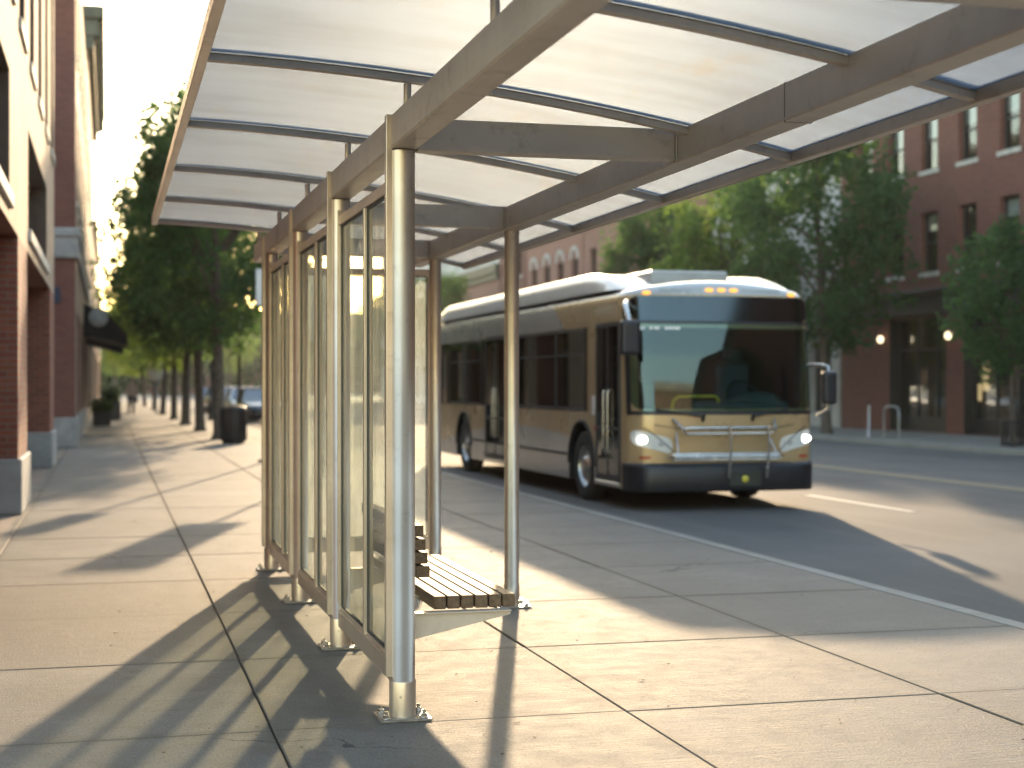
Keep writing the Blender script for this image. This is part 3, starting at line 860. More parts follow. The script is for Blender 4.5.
    # --- mirrors
    mb = MB(); mb.box(-1.53, -1.27, -.28, -.16, 1.98, 2.42, 0, .05, 3); mi = mb.build('mirror', 'bus_black', bus)
    mb = MB(); mb.tube([(-1.22, .30, 2.60), (-1.34, .10, 2.66), (-1.42, -.10, 2.60), (-1.41, -.21, 2.40)], .036, 10); mb.build('mirror_arm', 'chrome', mi)
    mb = MB(); mb.box(1.29, 1.49, -.12, .0, 1.35, 1.79, 0, .05, 3); mi = mb.build('mirror', 'bus_black', bus)
    mb = MB(); mb.tube([(1.26, .40, 1.87), (1.36, .1, 1.87), (1.39, -.04, 1.85), (1.39, -.05, 1.30), (1.30, .12, 1.20)], .022, 10); mb.build('mirror_arm', 'chrome', mi)
    # --- right side (kerb side) glazing and doors, and the same on the far side
    for s in (-1, 1):
        f = on_side(s)
        mb = MB(); roundrect(f, 1.86 if s < 0 else .42, 12.0, 1.235, 2.405, .05, .004, nx=4, nz=4, mb=mb); band = mb.build('window_band', 'bus_side_glass', bus)
        wins = [(2.0, 3.36), (3.42, 4.78), (4.84, 6.2), (8.15, 9.4), (9.46, 10.7)] if s < 0 else [(.5, 1.8), (1.9, 3.36), (3.42, 4.78), (4.84, 6.2), (6.3, 7.7), (7.8, 9.4)]
        for a, b in wins:
            mb = MB()
            for u0, u1, z0, z1 in ((a, b, 1.25, 1.29), (a, b, 2.36, 2.395), (a, a + .03, 1.29, 2.36), (b - .03, b, 1.29, 2.36), (a + .03, b - .03, 2.02, 2.045)):
                mb.box(*sorted((s * 1.3035, s * 1.311)), u0, u1, z0, z1)
            fr = mb.build('side_window', 'frame_dark', bus)
            mb = MB(); mb.box(*sorted((s * 1.304, s * 1.3075)), a + .031, b - .031, 1.2905, 2.0195); mb.box(*sorted((s * 1.304, s * 1.3075)), a + .031, b - .031, 2.0455, 2.3595); mb.build('pane', 'bus_side_glass', fr)
        # rub strip and skirt seam
        mb = MB(); mb.box(*sorted((s * 1.299, s * 1.312)), 2.85, 8.8, .60, .635, 0, .003); mb.build('rub_strip', 'bus_rubber', bus)
    for (a, b, lo) in ((.46, 1.42, .34), (6.42, 7.78, .34)):
        mb = MB(); x0, x1 = -1.318, -1.302
        mid = (a + b) / 2
        for u0, u1, z0, z1 in ((a - .03, a, lo, 2.43), (b, b + .03, lo, 2.43), (a, b, 2.38, 2.43), (mid - .018, mid + .018, lo, 2.38), (a, b, lo, lo + .09),
                               (a, a + .035, lo + .09, 2.38), (b - .035, b, lo + .09, 2.38), (a + .035, mid - .018, 1.02, 1.06), (mid + .018, b - .035, 1.02, 1.06)):
            mb.box(x0, x1, u0, u1, z0, z1)
        d = mb.build('door', 'frame_dark', bus)
        mb = MB()
        for u0, u1 in ((a + .035, mid - .018), (mid + .018, b - .035)):
            mb.box(-1.312, -1.306, u0, u1, lo + .09, 1.02); mb.box(-1.312, -1.306, u0, u1, 1.06, 2.38)
        mb.build('door_glass', 'bus_side_glass', d)
        mb = MB()
        for u in (mid - .09, mid + .09): mb.tube([(-1.325, u, .72), (-1.345, u, .76), (-1.345, u, 1.5), (-1.325, u, 1.54)], .012, 8)
        mb.build('door_handle', 'chrome', d)
        mb = MB(); mb.box(-1.33, -1.302, a - .03, b + .03, lo - .06, lo - .002, 0, .004); mb.build('door_step', 'chrome', d)
    mb = MB(); roundrect(on_side(-1), 1.52, 1.66, 1.20, 1.46, .02, .006, nx=4, nz=4, mb=mb); mb.build('sticker', 'sticker', bus)
    mb = MB(); roundrect(on_side(-1), 1.50, 1.56, .98, 1.06, .015, .01, nx=3, nz=3, mb=mb); mb.build('side_marker', 'lens_red', bus)
    # --- wheels
    for y in WY:
        for s in (-1, 1):
            mb = MB(); mb.lathe([(.30, -.13), (.44, -.14), (.475, -.12), (.485, -.06), (.485, .06), (.475, .12), (.44, .14), (.30, .13)], (0, 0, 0), 'x', 36)
            w = mb.build('wheel', 'tyre', bus, (s * 1.13, y, .485))
            mb = MB(); e = s
            mb.lathe([(.30, .12 * e), (.285, .05 * e), (.22, .03 * e), (.20, .07 * e), (.13, .075 * e), (.12, .13 * e), (.06, .14 * e), (0, .14 * e)], (0, 0, 0), 'x', 32)
            for k in range(10):
                an = 2 * PI * k / 10; mb.cyl((.065 * e, .165 * math.cos(an), .165 * math.sin(an)), (.10 * e, .165 * math.cos(an), .165 * math.sin(an)), .014, seg=6)
            mb.build('rim', 'rim', w)
    # --- roof: side fairings, equipment box
    for s in (-1, 1):
        mb = MB(); st = [(.75, .0), (.95, .08), (1.2, .16), (1.6, .245), (2.1, .29), (2.8, .30), (7.0, .30), (11.4, .30), (11.9, .2), (12.1, 0)]
        sec = [(1.285, 0.), (1.255, .55), (1.215, .88), (1.14, 1.0), (.72, .98), (.62, .7), (.58, 0.)]
        vs = [(s * x if y > .8 else s * (x - .03), y, 2.86 + h * t) for y, h in st for x, t in sec]
        q = len(sec)
        fs = [(j * q + k, j * q + k + 1, (j + 1) * q + k + 1, (j + 1) * q + k) for j in range(len(st) - 1) for k in range(q - 1)]
        mi_ = [0] * len(fs); mb.add(vs, fs, 0, True)
        for j in range(len(st) - 1):
            if st[j][0] >= 1.2:
                for k in (0,): mb.mi[j * (q - 1) + k] = 1
        mb.build('roof_fairing', ['bus_white', 'bus_grey'], bus)
    mb = MB(); mb.box(-.56, .56, 1.35, 4.2, 2.965, 3.17, 0, .03, 2); mb.box(-.5, .5, 5.2, 9.8, 2.965, 3.12, 0, .03, 2); mb.build('roof_unit', 'bus_grey', bus)
    # --- inside: dashboard, wheel, seats, rails
    mb = MB(); mb.box(-.35, 1.05, .36, .80, 1.02, 1.40, 0, .08, 3); mb.ball((.62, .62, 1.40), .40, .22, .13, 16); mb.box(-1.05, -.3, .36, .62, 1.0, 1.30, 0, .05, 2); mb.build('dashboard', 'dash_dark', bus)
    mb = MB(); mb.tube([(.62 + .23 * math.cos(2 * PI * k / 20), .95 + .10 * math.sin(2 * PI * k / 20), 1.45 + .21 * math.sin(2 * PI * k / 20)) for k in range(21)], .016, 8, cap=False)
    mb.tube([(.62, .8, 1.2), (.62, .95, 1.45)], .03, 8); mb.build('steering_wheel', 'bus_black', bus)
    mb = MB(); mb.box(.36, .88, 1.30, 1.44, 1.05, 1.92, 0, .06, 3); mb.box(.36, .88, 1.1, 1.40, .92, 1.05, 0, .05, 2); mb.box(.47, .77, 1.30, 1.40, 1.94, 2.14, 0, .05, 2); mb.build('driver_seat', 'seat_blue', bus)
    mb = MB(); mb.tube([(-.60, .44, 1.27), (-.585, .42, 1.40), (-.52, .40, 1.455), (-.3, .38, 1.46), (-.02, .38, 1.46), (.03, .40, 1.42), (.04, .42, 1.28)], .020, 8); mb.build('yellow_rail', 'yellow_rail', bus)
    seat = None
    for r in range(7):
        for x in (-.82, .82):
            if r in (0,) and x > 0: continue
            y = 3.0 + r * 1.15
            if seat is None:
                m = MB(); m.box(-.42, .42, -.24, .22, .92, 1.02, 0, .04, 2); m.box(-.42, .42, .18, .28, 1.0, 1.66, 0, .04, 2); seat = m.mesh('passenger_seat', 'seat_blue')
            link('passenger_seat', seat, bus, (x, y, 0))
build_bus()

# ------------------------------------------------------------------ buildings
def facade(mb, tf, a0, a1, z0, z1, ops, mi=0, reveal=None):
    """front wall with rectangular openings; tf(a, z, depth) -> point; ops: (a0, a1, z0, z1, depth, reveal mi, back mi or None)"""
    As = sorted({a0, a1} | {o[0] for o in ops} | {o[1] for o in ops}); Zs = sorted({z0, z1} | {o[2] for o in ops} | {o[3] for o in ops})
    As = [a for a in As if a0 <= a <= a1]; Zs = [z for z in Zs if z0 <= z <= z1]
    for i in range(len(As) - 1):
        for j in range(len(Zs) - 1):
            ca, cz = (As[i] + As[i + 1]) / 2, (Zs[j] + Zs[j + 1]) / 2
            if any(o[0] < ca < o[1] and o[2] < cz < o[3] for o in ops): continue
            mb.quad(tf(As[i], Zs[j], 0), tf(As[i + 1], Zs[j], 0), tf(As[i + 1], Zs[j + 1], 0), tf(As[i], Zs[j + 1], 0), mi)
    for (p, q, r, s, d, rm, bk) in ops:
        for (u0, w0), (u1, w1) in (((p, r), (p, s)), ((p, s), (q, s)), ((q, s), (q, r)), ((q, r), (p, r))):
            mb.quad(tf(u0, w0, 0), tf(u1, w1, 0), tf(u1, w1, d), tf(u0, w0, d), rm)
        if bk is not None: mb.quad(tf(p, r, d), tf(q, r, d), tf(q, s, d), tf(p, s, d), bk)

WIN_CACHE = {}
def window(par, tf, a, z0, z1, w, depth, frame, blind=None, sash=True, sill=True, lites=1):
    """a window as a part (frame) with pane, sill and blind below it; built in the building's own coordinates"""
    p, q = a - w / 2, a + w / 2
    def bx(mb, u0, u1, r, s, d0, d1, mi=0):
        A = Vector(tf(u0, r, d0)); B = Vector(tf(u1, s, d1))
        mb.box(min(A.x, B.x), max(A.x, B.x), min(A.y, B.y), max(A.y, B.y), min(A.z, B.z), max(A.z, B.z), mi)
    f = .07; d = depth - .10
    mb = MB()
    bx(mb, p + .002, p + f, z0, z1 - .002, d, d + .07); bx(mb, q - f, q - .002, z0, z1 - .002, d, d + .07)
    bx(mb, p + f, q - f, z1 - f, z1 - .002, d, d + .07); bx(mb, p + f, q - f, z0 + .002, z0 + f, d, d + .07)
    if sash: bx(mb, p + f, q - f, (z0 + z1) / 2 - .03, (z0 + z1) / 2 + .03, d - .015, d + .06)
    for k in range(1, lites):
        u = p + (q - p) * k / lites; bx(mb, u - .025, u + .025, z0 + f, z1 - f, d + .005, d + .055)
    fr = mb.build('window', frame, par)
    mb = MB(); A = [tf(p + f, z0 + f, d + .03), tf(q - f, z0 + f, d + .03), tf(q - f, z1 - f, d + .03), tf(p + f, z1 - f, d + .03)]; mb.quad(*A)
    mb.build('pane', 'window_glass', fr)
    if sill:
        mb = MB(); bx(mb, p - .10, q + .10, z0 - .14, z0 - .003, -.04, depth - .11); mb.build('sill', 'stone_sill', fr)
    if blind:
        mb = MB(); e = z1 - (z1 - z0) * blind
        bx(mb, p + f, q - f, e, z1 - f, d + .075, d + .085); mb.build('blind', 'blind_pale', fr)
    return fr

def bbox(mb, x0, x1, y0, y1, z0, z1, mi, skip=()):
    v = [(x0, y0, z0), (x1, y0, z0), (x1, y1, z0), (x0, y1, z0), (x0, y0, z1), (x1, y0, z1), (x1, y1, z1), (x0, y1, z1)]
    F = {'-z': (3, 2, 1, 0), '+z': (4, 5, 6, 7), '-y': (0, 1, 5, 4), '+x': (1, 2, 6, 5), '+y': (2, 3, 7, 6), '-x': (3, 0, 4, 7)}
    mb.add(v, [f for k, f in F.items() if k not in skip], mi)

# ---- left side of the street: facades look towards +X
def left_building_near():
    X = -1.0; b = thing('brick_building', 'red brick building with sunlight painted buff on its upper front and grey stone pier bases, nearest along the sidewalk', 'building', (X, 8.0, 0))
    off = Vector((X, 8.0, 0)); tf = lambda a, z, d: (-d, a - 8.0, z)
    mb = MB(); H = 10.2
    piers = [(8.5, 10.5), (18.65, 20.7), (28.8, 30.9)]
    ops = []
    bays = [(a[1], b_[0]) for a, b_ in zip(piers[:-1], piers[1:])]
    for p, q in bays:
        ops.append((p, q, 0, 3.2, 1.5, 1, 3))                       # shop front recess
        ops.append((p + .25, q - 1.6, 3.50, 4.80, .34, 2, 3))           # wide window above
    wy = []
    y = 9.3
    while y < 30: wy.append(y); y += 2.55
    for yy in wy: ops.append((yy - .62, yy + .62, 5.75, 9.0, .36, 2, 3))
    facade(mb, tf, 8.5, 30.9, 3.2, H, [o for o in ops if o[2] >= 3.2], 0)  # upper front in buff: sunlight on the brick put into its colour
    # lower storey
    facade(mb, tf, 8.5, 30.9, 0, 3.2, [o for o in ops if o[2] < 3.2], 1)
    bbox(mb, -14, 0, .5, 22.9, 0, H, 1, ('+x', '-z', '+z'))
    mb.quad((-14, .5, H), (0, .5, H), (0, 22.9, H), (-14, 22.9, H), 4)
    mb.build('wall', ['brick_buff_sunlit', 'brick_red', 'casing_and_reveal_shade', 'interior_dark', 'roofing'], b)
    for p, q in piers:
        m = MB(); m.box(-.40, .045, p - 8 - .045, q - 8 + .045, 0, .64, 0, .015); m.build('pier_base', 'stone_base', b)
    for p, q in bays:
        u0, u1 = p + .25 - 8, q - 1.6 - 8
        m = MB(); m.box(-.30, .05, u0 - .05, u1 + .05, 3.34, 3.498, 0, .012); m.build('stone_ledge', 'stone_sill', b)
        window(b, tf, (p + q - 1.35) / 2, 3.5, 4.8, q - p - 1.86, .34, 'casing_and_reveal_shade', None, False, False, 4)
        # shop front at the back of the recess
        m = MB()
        for k in range(5):
            u = p - 8 + .06 + (q - p - .12) * k / 4; m.box(-1.46, -1.38, u - .05, u + .05, 0, 3.19)
        m.box(-1.46, -1.38, p - 8 + .03, q - 8 - .03, 2.35, 2.45); m.box(-1.46, -1.36, p - 8 + .03, q - 8 - .03, 0.001, .45)
        s = m.build('shop_front', 'frame_dark', b)
        m = MB(); m.quad((-1.42, p - 8 + .05, .45), (-1.42, q - 8 - .05, .45), (-1.42, q - 8 - .05, 3.18), (-1.42, p - 8 + .05, 3.18)); m.build('shop_pane', 'window_glass', s)
    for yy in wy:
        if yy > 4: window(b, tf, yy, 5.75, 9.0, 1.24, .36, 'casing_and_reveal_shade', None, True, True)
    m = MB(); m.box(-.3, .42, .45, 22.95, 9.8, 10.4, 0, .05); m.build('cornice', 'stone_pale', b)
left_building_near()

def left_building_second():
    X = -.75; Y = 38.4
    b = thing('brick_building', 'dark red brick building with a grey stone belt and two black awnings', 'building', (X, Y, 0))
    tf = lambda a, z, d: (-d, a, z); L = 21.4; H = 12.8
    mb = MB(); ops = []
    for k in range(4): ops.append((1.5 + 5.2 * k, 5.1 + 5.2 * k, 0, 3.3, 1.0, 0, 2))
    wy = [1.9 + 2.9 * k for k in range(7)]
    for z0, z1 in ((6.0, 8.4), (9.6, 11.8)):
        for y in wy: ops.append((y - .65, y + .65, z0, z1, .34, 1, 2))
    facade(mb, tf, 0, L, 0, H, ops, 4)  # front takes the sunlit buff copy; the shaded sides keep dark brick
    bbox(mb, -14, 0, 0, L, 0, H, 0, ('+x', '-z'))
    mb.build('wall', ['brick_deep', 'casing_and_reveal_shade', 'interior_dark', 'roofing', 'brick_buff_sunlit'], b)
    for z0, z1 in ((6.0, 8.4), (9.6, 11.8)):
        for y in wy: window(b, tf, y, z0, z1, 1.3, .34, 'casing_and_reveal_shade')
    m = MB(); m.box(-14.05, .09, -.09, L, 4.5, 4.72, 0, .02); m.box(-14.05, .05, -.05, L, 4.722, 5.0, 0, .01); m.box(-14.05, .10, -.10, L, 5.002, 5.22, 0, .03); m.build('stone_belt', 'stone_base', b)
    for p, q in ((-.0, 1.5), (5.1, 6.7), (10.3, 11.9), (15.5, 17.1)):
        m = MB(); m.box(-.6, .05, p - .05, q + .05, 0, .70, 0, .015); m.build('pier_base', 'stone_base', b)
    for k in range(4):
        p, q = 1.5 + 5.2 * k, 5.1 + 5.2 * k
        m = MB(); m.box(-.92, -.84, p + .02, q - .02, .01, .5); m.box(-.92, -.84, p + .02, q - .02, 2.5, 2.6)
        for u in (p + .06, (p + q) / 2, q - .06): m.box(-.92, -.84, u - .045, u + .045, .5, 3.28)
        s = m.build('shop_front', 'frame_black', b)
        m = MB(); m.quad((-.88, p, .5), (-.88, q, .5), (-.88, q, 3.28), (-.88, p, 3.28)); m.build('shop_pane', 'window_glass', s)
    # a small dark blue plate on the alley side
    m = MB(); m.box(-.50, -.35, -.05, -.002, 3.42, 3.80, 0, .01); m.build('wall_plate', 'sign_blue', b)
    # awnings
    for (p, q, o, za, zb) in ((12.6, 17.2, 1.35, 4.05, 2.75), (17.6, 20.9, 1.25, 3.75, 2.6)):
        m = MB()
        m.prism([(0.002, za), (o * .55, za - .30), (o, zb + .35), (o, zb), (o - .02, zb), (.002, zb + .32)], lambda a, z, t: (a, p + t, z), q - p)
        aw = m.build('awning', 'awning_black', b)
        m = MB(); m.lathe([(0, 0), (.30, 0), (.30, -.012), (0, -.012)], (.46, p - .002, (za + zb) / 2 + .22), 'y', 24); m.build('awning_emblem', 'emblem_pale', aw)
left_building_second()

def left_building_plain(Y, L, H, label, cornice, mats, tone):
    X = -.75; b = thing('brick_building', label, 'building', (X, Y, 0)); tf = lambda a, z, d: (-d, a, z)
    mb = MB(); ops = []; n = int(L // 3.1); wy = [1.6 + 3.1 * k for k in range(n)]; zz = []
    z = 5.2
    while z + 3.4 < H: zz.append((z, z + 2.1)); z += 3.5
    for z0, z1 in zz:
        for y in wy: ops.append((y - .6, y + .6, z0, z1, .3, 1, 2))
    for y in wy: ops.append((y - 1.15, y + 1.15, .5, 3.4, .5, 1, 2))
    facade(mb, tf, 0, L, 0, H, ops, 0); bbox(mb, -14, 0, 0, L, 0, H, 0, ('+x', '-z'))
    mb.build('wall', [tone, 'casing_and_reveal_shade', 'interior_dark'], b)
    for z0, z1 in zz[:3]:
        for y in wy: window(b, tf, y, z0, z1, 1.2, .3, 'casing_and_reveal_shade')
    for y in wy:
        m = MB(); m.quad((-.4, y - 1.14, .5), (-.4, y + 1.14, .5), (-.4, y + 1.14, 3.4), (-.4, y - 1.14, 3.4)); m.build('shop_pane', 'window_glass', b)
    if cornice:
        m = MB(); m.box(-13, .25, -.05, L, H - 1.6, H - 1.15, 0, .03); m.box(-13, .40, -.10, L, H - 1.148, H - .5, 0, .05); m.box(-13, .62, -.2, L, H - .498, H, 0, .05)
        k = .4
        while k < L: m.box(.02, .56, k, k + .22, H - 1.14, H - .502); k += 1.1
        m.build('cornice', 'cornice_dark', b)
    else:
        m = MB(); m.box(-13, .2, -.02, L, H - .4, H + .1, 0, .03); m.build('cornice', 'cornice_dark', b)
    m = MB(); m.box(-2, .12, 0, L, 4.0, 4.5, 0, .03); m.build('stone_belt', 'stone_sill', b)
left_building_plain(59.9, 23., 15.6, 'tall buff brick building with a heavy dark olive cornice, behind the awning building', True, None, 'brick_buff_sunlit')
left_building_plain(86., 26., 10.2, 'lower buff brick building without a big cornice, farther down the left sidewalk', False, None, 'brick_buff_sunlit')
left_building_plain(113., 40., 8.2, 'low reddish brick building at the far end of the left sidewalk', False, None, 'brick_far')

# ---- right side: facades look towards -X
RX = 24.5
def right_building(Y, L, H, label, wall, win, rows, w=.98, ground='shop', arched=False, front_pale=None, blind=None, upper=None):
    b = thing('brick_building' if 'brick' in wall else 'stone_building', label, 'building', (RX, Y, 0)); tf = lambda a, z, d: (d, a, z)
    mb = MB(); ops = []; rnd = random.Random(int(Y * 7))
    for z0, z1 in rows:
        for y in win: ops.append((y - w / 2, y + w / 2, z0, z1, .26, 0, 1))
    shops = []
    if ground == 'shop':
        y = .9
        while y + 3.6 < L: shops.append((y, y + 3.5)); y += 4.5
        for p, q in shops: ops.append((p, q, .02, 3.55, .55, 2, 4))
    elif ground == 'plain':
        for y in win: ops.append((y - .9, y + .9, .5, 3.0, .3, 0, 1))
    facade(mb, tf, 0, L, 0, H, ops, 0); bbox(mb, 0, 14, 0, L, 0, H, 0, ('-x', '-z'))
    mats = [wall, 'interior_dark', 'frame_black', 'roofing', 'interior_warm']
    if upper:                                            # a pale band of another stone round the upper windows
        z0, z1 = rows[0][0] - .3, rows[-1][1] + 1.4
    mb.build('wall', mats, b)
    for z0, z1 in rows:
        for y in win:
            bl = None if blind is None else blind(rnd, z0)
            window(b, tf, y, z0, z1, w, .26, 'frame_dark', bl)
            if arched:
                m = MB(); ps = []
                for k in range(9):
                    a = PI * k / 8; ps.append((y + (w / 2 + .16) * math.cos(a), z1 + (w / 2 + .12) * math.sin(a)))
                for k in range(8, -1, -1):
                    a = PI * k / 8; ps.append((y + (w / 2 - .02) * math.cos(a), z1 - .01 + (w / 2 - .08) * math.sin(a)))
                vs = ps; n = 9
                for k in range(8):
                    A, B_, Cc, D = ps[k], ps[k + 1], ps[17 - k - 1], ps[17 - k]
                    m.prism([A, B_, Cc, D], lambda a, z, t: (-.07 + t, a, z), .07)
                m.build('window_arch', 'stone_pale', b)
    m = MB(); m.box(-.28, 2, -.0, L, H - .5, H + .12, 0, .04); m.box(-.14, 2, 0, L, H - .9, H - .502, 0, .03); m.build('cornice', 'cornice_dark' if not front_pale else 'stone_pale', b)
    if ground == 'shop':
        m = MB(); m.box(-.34, .2, .1, L - .1, 3.62, 4.25, 0, .03); m.box(-.6, .2, .1, L - .1, 4.252, 4.38, 0, .02); m.build('shop_fascia', 'fascia_dark', b)
        for i, (p, q) in enumerate(shops):
            m = MB()
            for u in (p + .04, p + 1.1, p + 2.3, q - .04): m.box(.34, .42, u - .04, u + .04, .02, 3.54)
            m.box(.34, .42, p + .02, q - .02, 2.55, 2.63); m.box(.33, .43, p + .02, q - .02, .021, .48)
            s = m.build('shop_front', 'frame_black', b)
            m = MB(); m.quad((.38, p, .48), (.38, q, .48), (.38, q, 3.54), (.38, p, 3.54)); m.build('shop_pane', 'window_glass', s)
    return b, tf, shops

def blinds_a(r, z0): return r.choice([.5, .45, .55, .4]) if z0 > 7 else (r.choice([None, None, .18, .3]))
RA_Y = 23.1
wa = [y - RA_Y for y in (25.2, 27.4, 29.6, 31.85, 34.1, 36.35, 38.6, 40.8, 43.0, 45.1, 47.2)]
A, tfA, shopsA = right_building(RA_Y, 25.8, 11.4, 'three storey red brick building with pale blinds upstairs and dark shop fronts, across the road', 'brick_deep', wa, ((4.95, 6.80), (8.10, 9.95)), blind=blinds_a)
# entrance lamps and a lit shop interior
for y in (45.8, 41.6):
    m = MB(); m.box(-.12, -.002, y - RA_Y - .05, y - RA_Y + .05, 2.86, 2.96, 0, .01); br = m.build('wall_lamp', 'metal_black', A)
    m = MB(); m.ball((-.17, y - RA_Y, 2.95), .10, .10, .12, 12); m.build('lamp_glow', 'lamp_warm', br)
for y, z, h in ((41.0, 1.25, .5), (40.6, 1.75, .9), (46.6, 1.2, .5)):
    m = MB(); m.box(.47, .50, y - RA_Y - .16, y - RA_Y + .16, z - h / 2, z + h / 2, 0, .01); m.build('shop_light', 'lamp_shop', A)
right_building(49.1, 11.5, 10.6, 'pale stone building with a plain ground floor, behind the big street tree', 'stone_pale', [1.5, 4.2, 6.9, 9.6], ((4.9, 6.7), (8.0, 9.6)), ground='plain', front_pale=True)
right_building(60.8, 18.0, 10.8, 'brown red brick building with tall plain windows, above the front of the bus', 'brick_far', [1.4 + 2.5 * k for k in range(7)], ((5.0, 8.6),), 1.1, 'plain')
right_building(79.0, 11.4, 10.9, 'building with pale window arches over red brick, above the middle of the bus', 'brick_far', [1.5 + 2.75 * k for k in range(4)], ((5.0, 8.3),), 1.2, 'plain', arched=True, front_pale=True)
right_building(90.6, 6.6, 11.3, 'narrow dark brick building between the arched windows and a lower block', 'brick_deep', [1.6, 4.6], ((5.0, 7.0), (8.2, 10.0)), 1.1, 'plain')
right_building(97.4, 17., 9.2, 'lower red brick block with small dark windows, near the end of the street', 'brick_far', [1.6 + 2.6 * k for k in range(6)], ((4.7, 6.5),), 1.2, 'plain')
right_building(116., 26., 14.5, 'tall pale stone building at the far end of the street', 'stone_pale', [2. + 3.4 * k for k in range(7)], ((5., 7.), (8.6, 10.6)), 1.2, 'plain', front_pale=True)
right_building(-46., 68.9, 13.5, 'long red brick building beside the road, before the first street tree', 'brick_red', [2. + 2.9 * k for k in range(23)], ((4.9, 6.8),), 1.1, 'none')

def back_building():  # out of view; added for its warm reflection in the windscreen
    b = thing('brick_building', 'unseen sunlit buff brick building added to be mirrored in the windscreen of the bus', 'building', (40, -96, 0)); tf = lambda a, z, d: (a, -d, z)
    mb = MB(); ops = []; xs = [-20 + 3.2 * k for k in range(14)]
    for z0 in (4.5, 8.2, 11.9, 15.6, 19.3):
        for x in xs: ops.append((x - .7, x + .7, z0, z0 + 2.2, .3, 0, 1))
    facade(mb, tf, -24, 24, 0, 24, ops, 0); bbox(mb, -24, 24, -14, 0, 0, 24, 0, ('+y', '-z')); mb.build('wall', ['brick_buff_sunlit', 'interior_dark'], b)
    m = MB(); m.box(-24.3, 24.3, -1, .4, 23.4, 24.2, 0, .03); m.build('cornice', 'stone_pale', b)
back_building()
def end_building():  # added to block the bright horizon sky between the trees
    b = thing('brick_building', 'wide hazy brick building added at the far end of the street to block the horizon glow behind the trees', 'building', (14, 252, 0)); tf = lambda a, z, d: (a, d, z)
    mb = MB(); ops = []; xs = [-30 + 3.4 * k for k in range(19)]
    for z0, z1 in ((1.2, 3.2), (5.2, 7.2), (8.8, 10.8)):
        for x in xs: ops.append((x - .7, x + .7, z0, z1, .3, 0, 1))
    facade(mb, tf, -32, 34, 0, 13, ops, 0); bbox(mb, -32, 34, 0, 12, 0, 13, 0, ('-y', '-z')); mb.build('wall', ['brick_far', 'interior_dark'], b)
    m = MB(); m.box(-32.2, 34.2, -.3, 1, 12.6, 13.2, 0, .03); m.build('cornice', 'stone_pale', b)
end_building()

# ------------------------------------------------------------------ trees
def tree_meshes(seed, H, rad, zc0, trunk_r, nclump, per, leaf=.15, squash=1.):
    """trunk mesh and crown mesh (leaves), base at the origin"""
    r = random.Random(seed)
    tm = MB(); tips = []
    fork = zc0 + .25 * (H - zc0) * .4
    lean = Vector((r.uniform(-.15, .15), r.uniform(-.15, .15), 0))
    pts = [Vector((0, 0, -.02)), Vector((0, 0, .15)), Vector((0, 0, fork * .5)) + lean * .4, Vector((0, 0, fork)) + lean, Vector((0, 0, H * .72)) + lean * 1.6, Vector((0, 0, H * .9)) + lean * 1.7]
    tm.tube(pts, [trunk_r * 1.5, trunk_r * 1.05, trunk_r * .86, trunk_r * .74, trunk_r * .3, trunk_r * .1], 10)
    cz = (zc0 + H) / 2; hz = (H - zc0) / 2
    nl = 12
    for k in range(nl):
        a = 2 * PI * k / nl * 1.618 * 2 + r.uniform(-.3, .3); t = r.uniform(.0, .75)
        st = pts[3].lerp(pts[4], t); z = r.uniform(-.35, .8) if t < .5 else r.uniform(.2, .9)
        e = Vector((math.cos(a) * rad * r.uniform(.5, .85), math.sin(a) * rad * r.uniform(.5, .85), cz + hz * z)) + lean
        if e.z < st.z + .3: e.z = st.z + r.uniform(.2, .9)
        mid = st.lerp(e, .5) + Vector((r.uniform(-.2, .2), r.uniform(-.2, .2), r.uniform(-.1, .35)))
        tm.tube([st, mid, e], [trunk_r * .38, trunk_r * .22, trunk_r * .07], 6); tips.append(e); tips.append(mid)
    cm = MB(); ph = r.uniform(0, 9)
    cl = []
    for k in range(nclump):
        while True:
            v = Vector((r.uniform(-1, 1), r.uniform(-1, 1), r.uniform(-1, 1)))
            if .30 < v.length < 1: break
        v = v.normalized() * (v.length ** .45)
        wob = .80 + .42 * mnoise.noise(v * 1.7 + Vector((ph, ph, 0)))
        wz = 1 - .28 * max(0, v.z) ** 2
        p = Vector((v.x * rad * wob * wz, v.y * rad * wob * wz, cz + v.z * hz * (.9 + .2 * wob) * squash)) + lean
        cl.append((p, r.uniform(.40, .74) * rad / 2.6))
    for p in tips: cl.append((p, r.uniform(.3, .6) * rad / 2.6))
    for p, s in cl:
        for q in range(int(per * r.uniform(.5, 1.3))):
            d = Vector((r.gauss(0, 1), r.gauss(0, 1), r.gauss(0, .75)))
            d = d.normalized() * s * (r.random() ** .5)
            c = p + d
            if c.z < zc0 - .4: continue
            nrm = (Vector((r.gauss(0, 1), r.gauss(0, 1), r.gauss(.35, 1)))).normalized()
            t = nrm.orthogonal().normalized(); t.rotate(Quaternion(nrm, r.uniform(0, 6.3))); bt = nrm.cross(t)
            L = leaf * r.uniform(.6, 1.35); W = L * .34
            cm.add([c - t * L * .5, c + bt * W - nrm * W * .3, c + t * L * .5, c - bt * W - nrm * W * .3], [(0, 1, 2, 3)])
    return tm, cm
def pair(name, mats, args):
    tm, cm = tree_meshes(*args)
    return tm.mesh('trunk', 'bark'), cm.mesh('crown', mats)
KIND = {
    'broad': pair('broad', 'leaf_dark', (3, 9.6, 3.0, 2.9, .17, 150, 74, .20)),
    'tall': pair('tall', 'leaf_dark', (8, 9.3, 3.2, 2.7, .16, 160, 74, .20)),
    'light': pair('light', 'leaf_mid', (15, 9.0, 2.9, 2.6, .15, 125, 66, .21)),
    'young': pair('young', 'leaf_dark', (21, 5.3, 1.75, 1.75, .065, 140, 44, .15)),
}
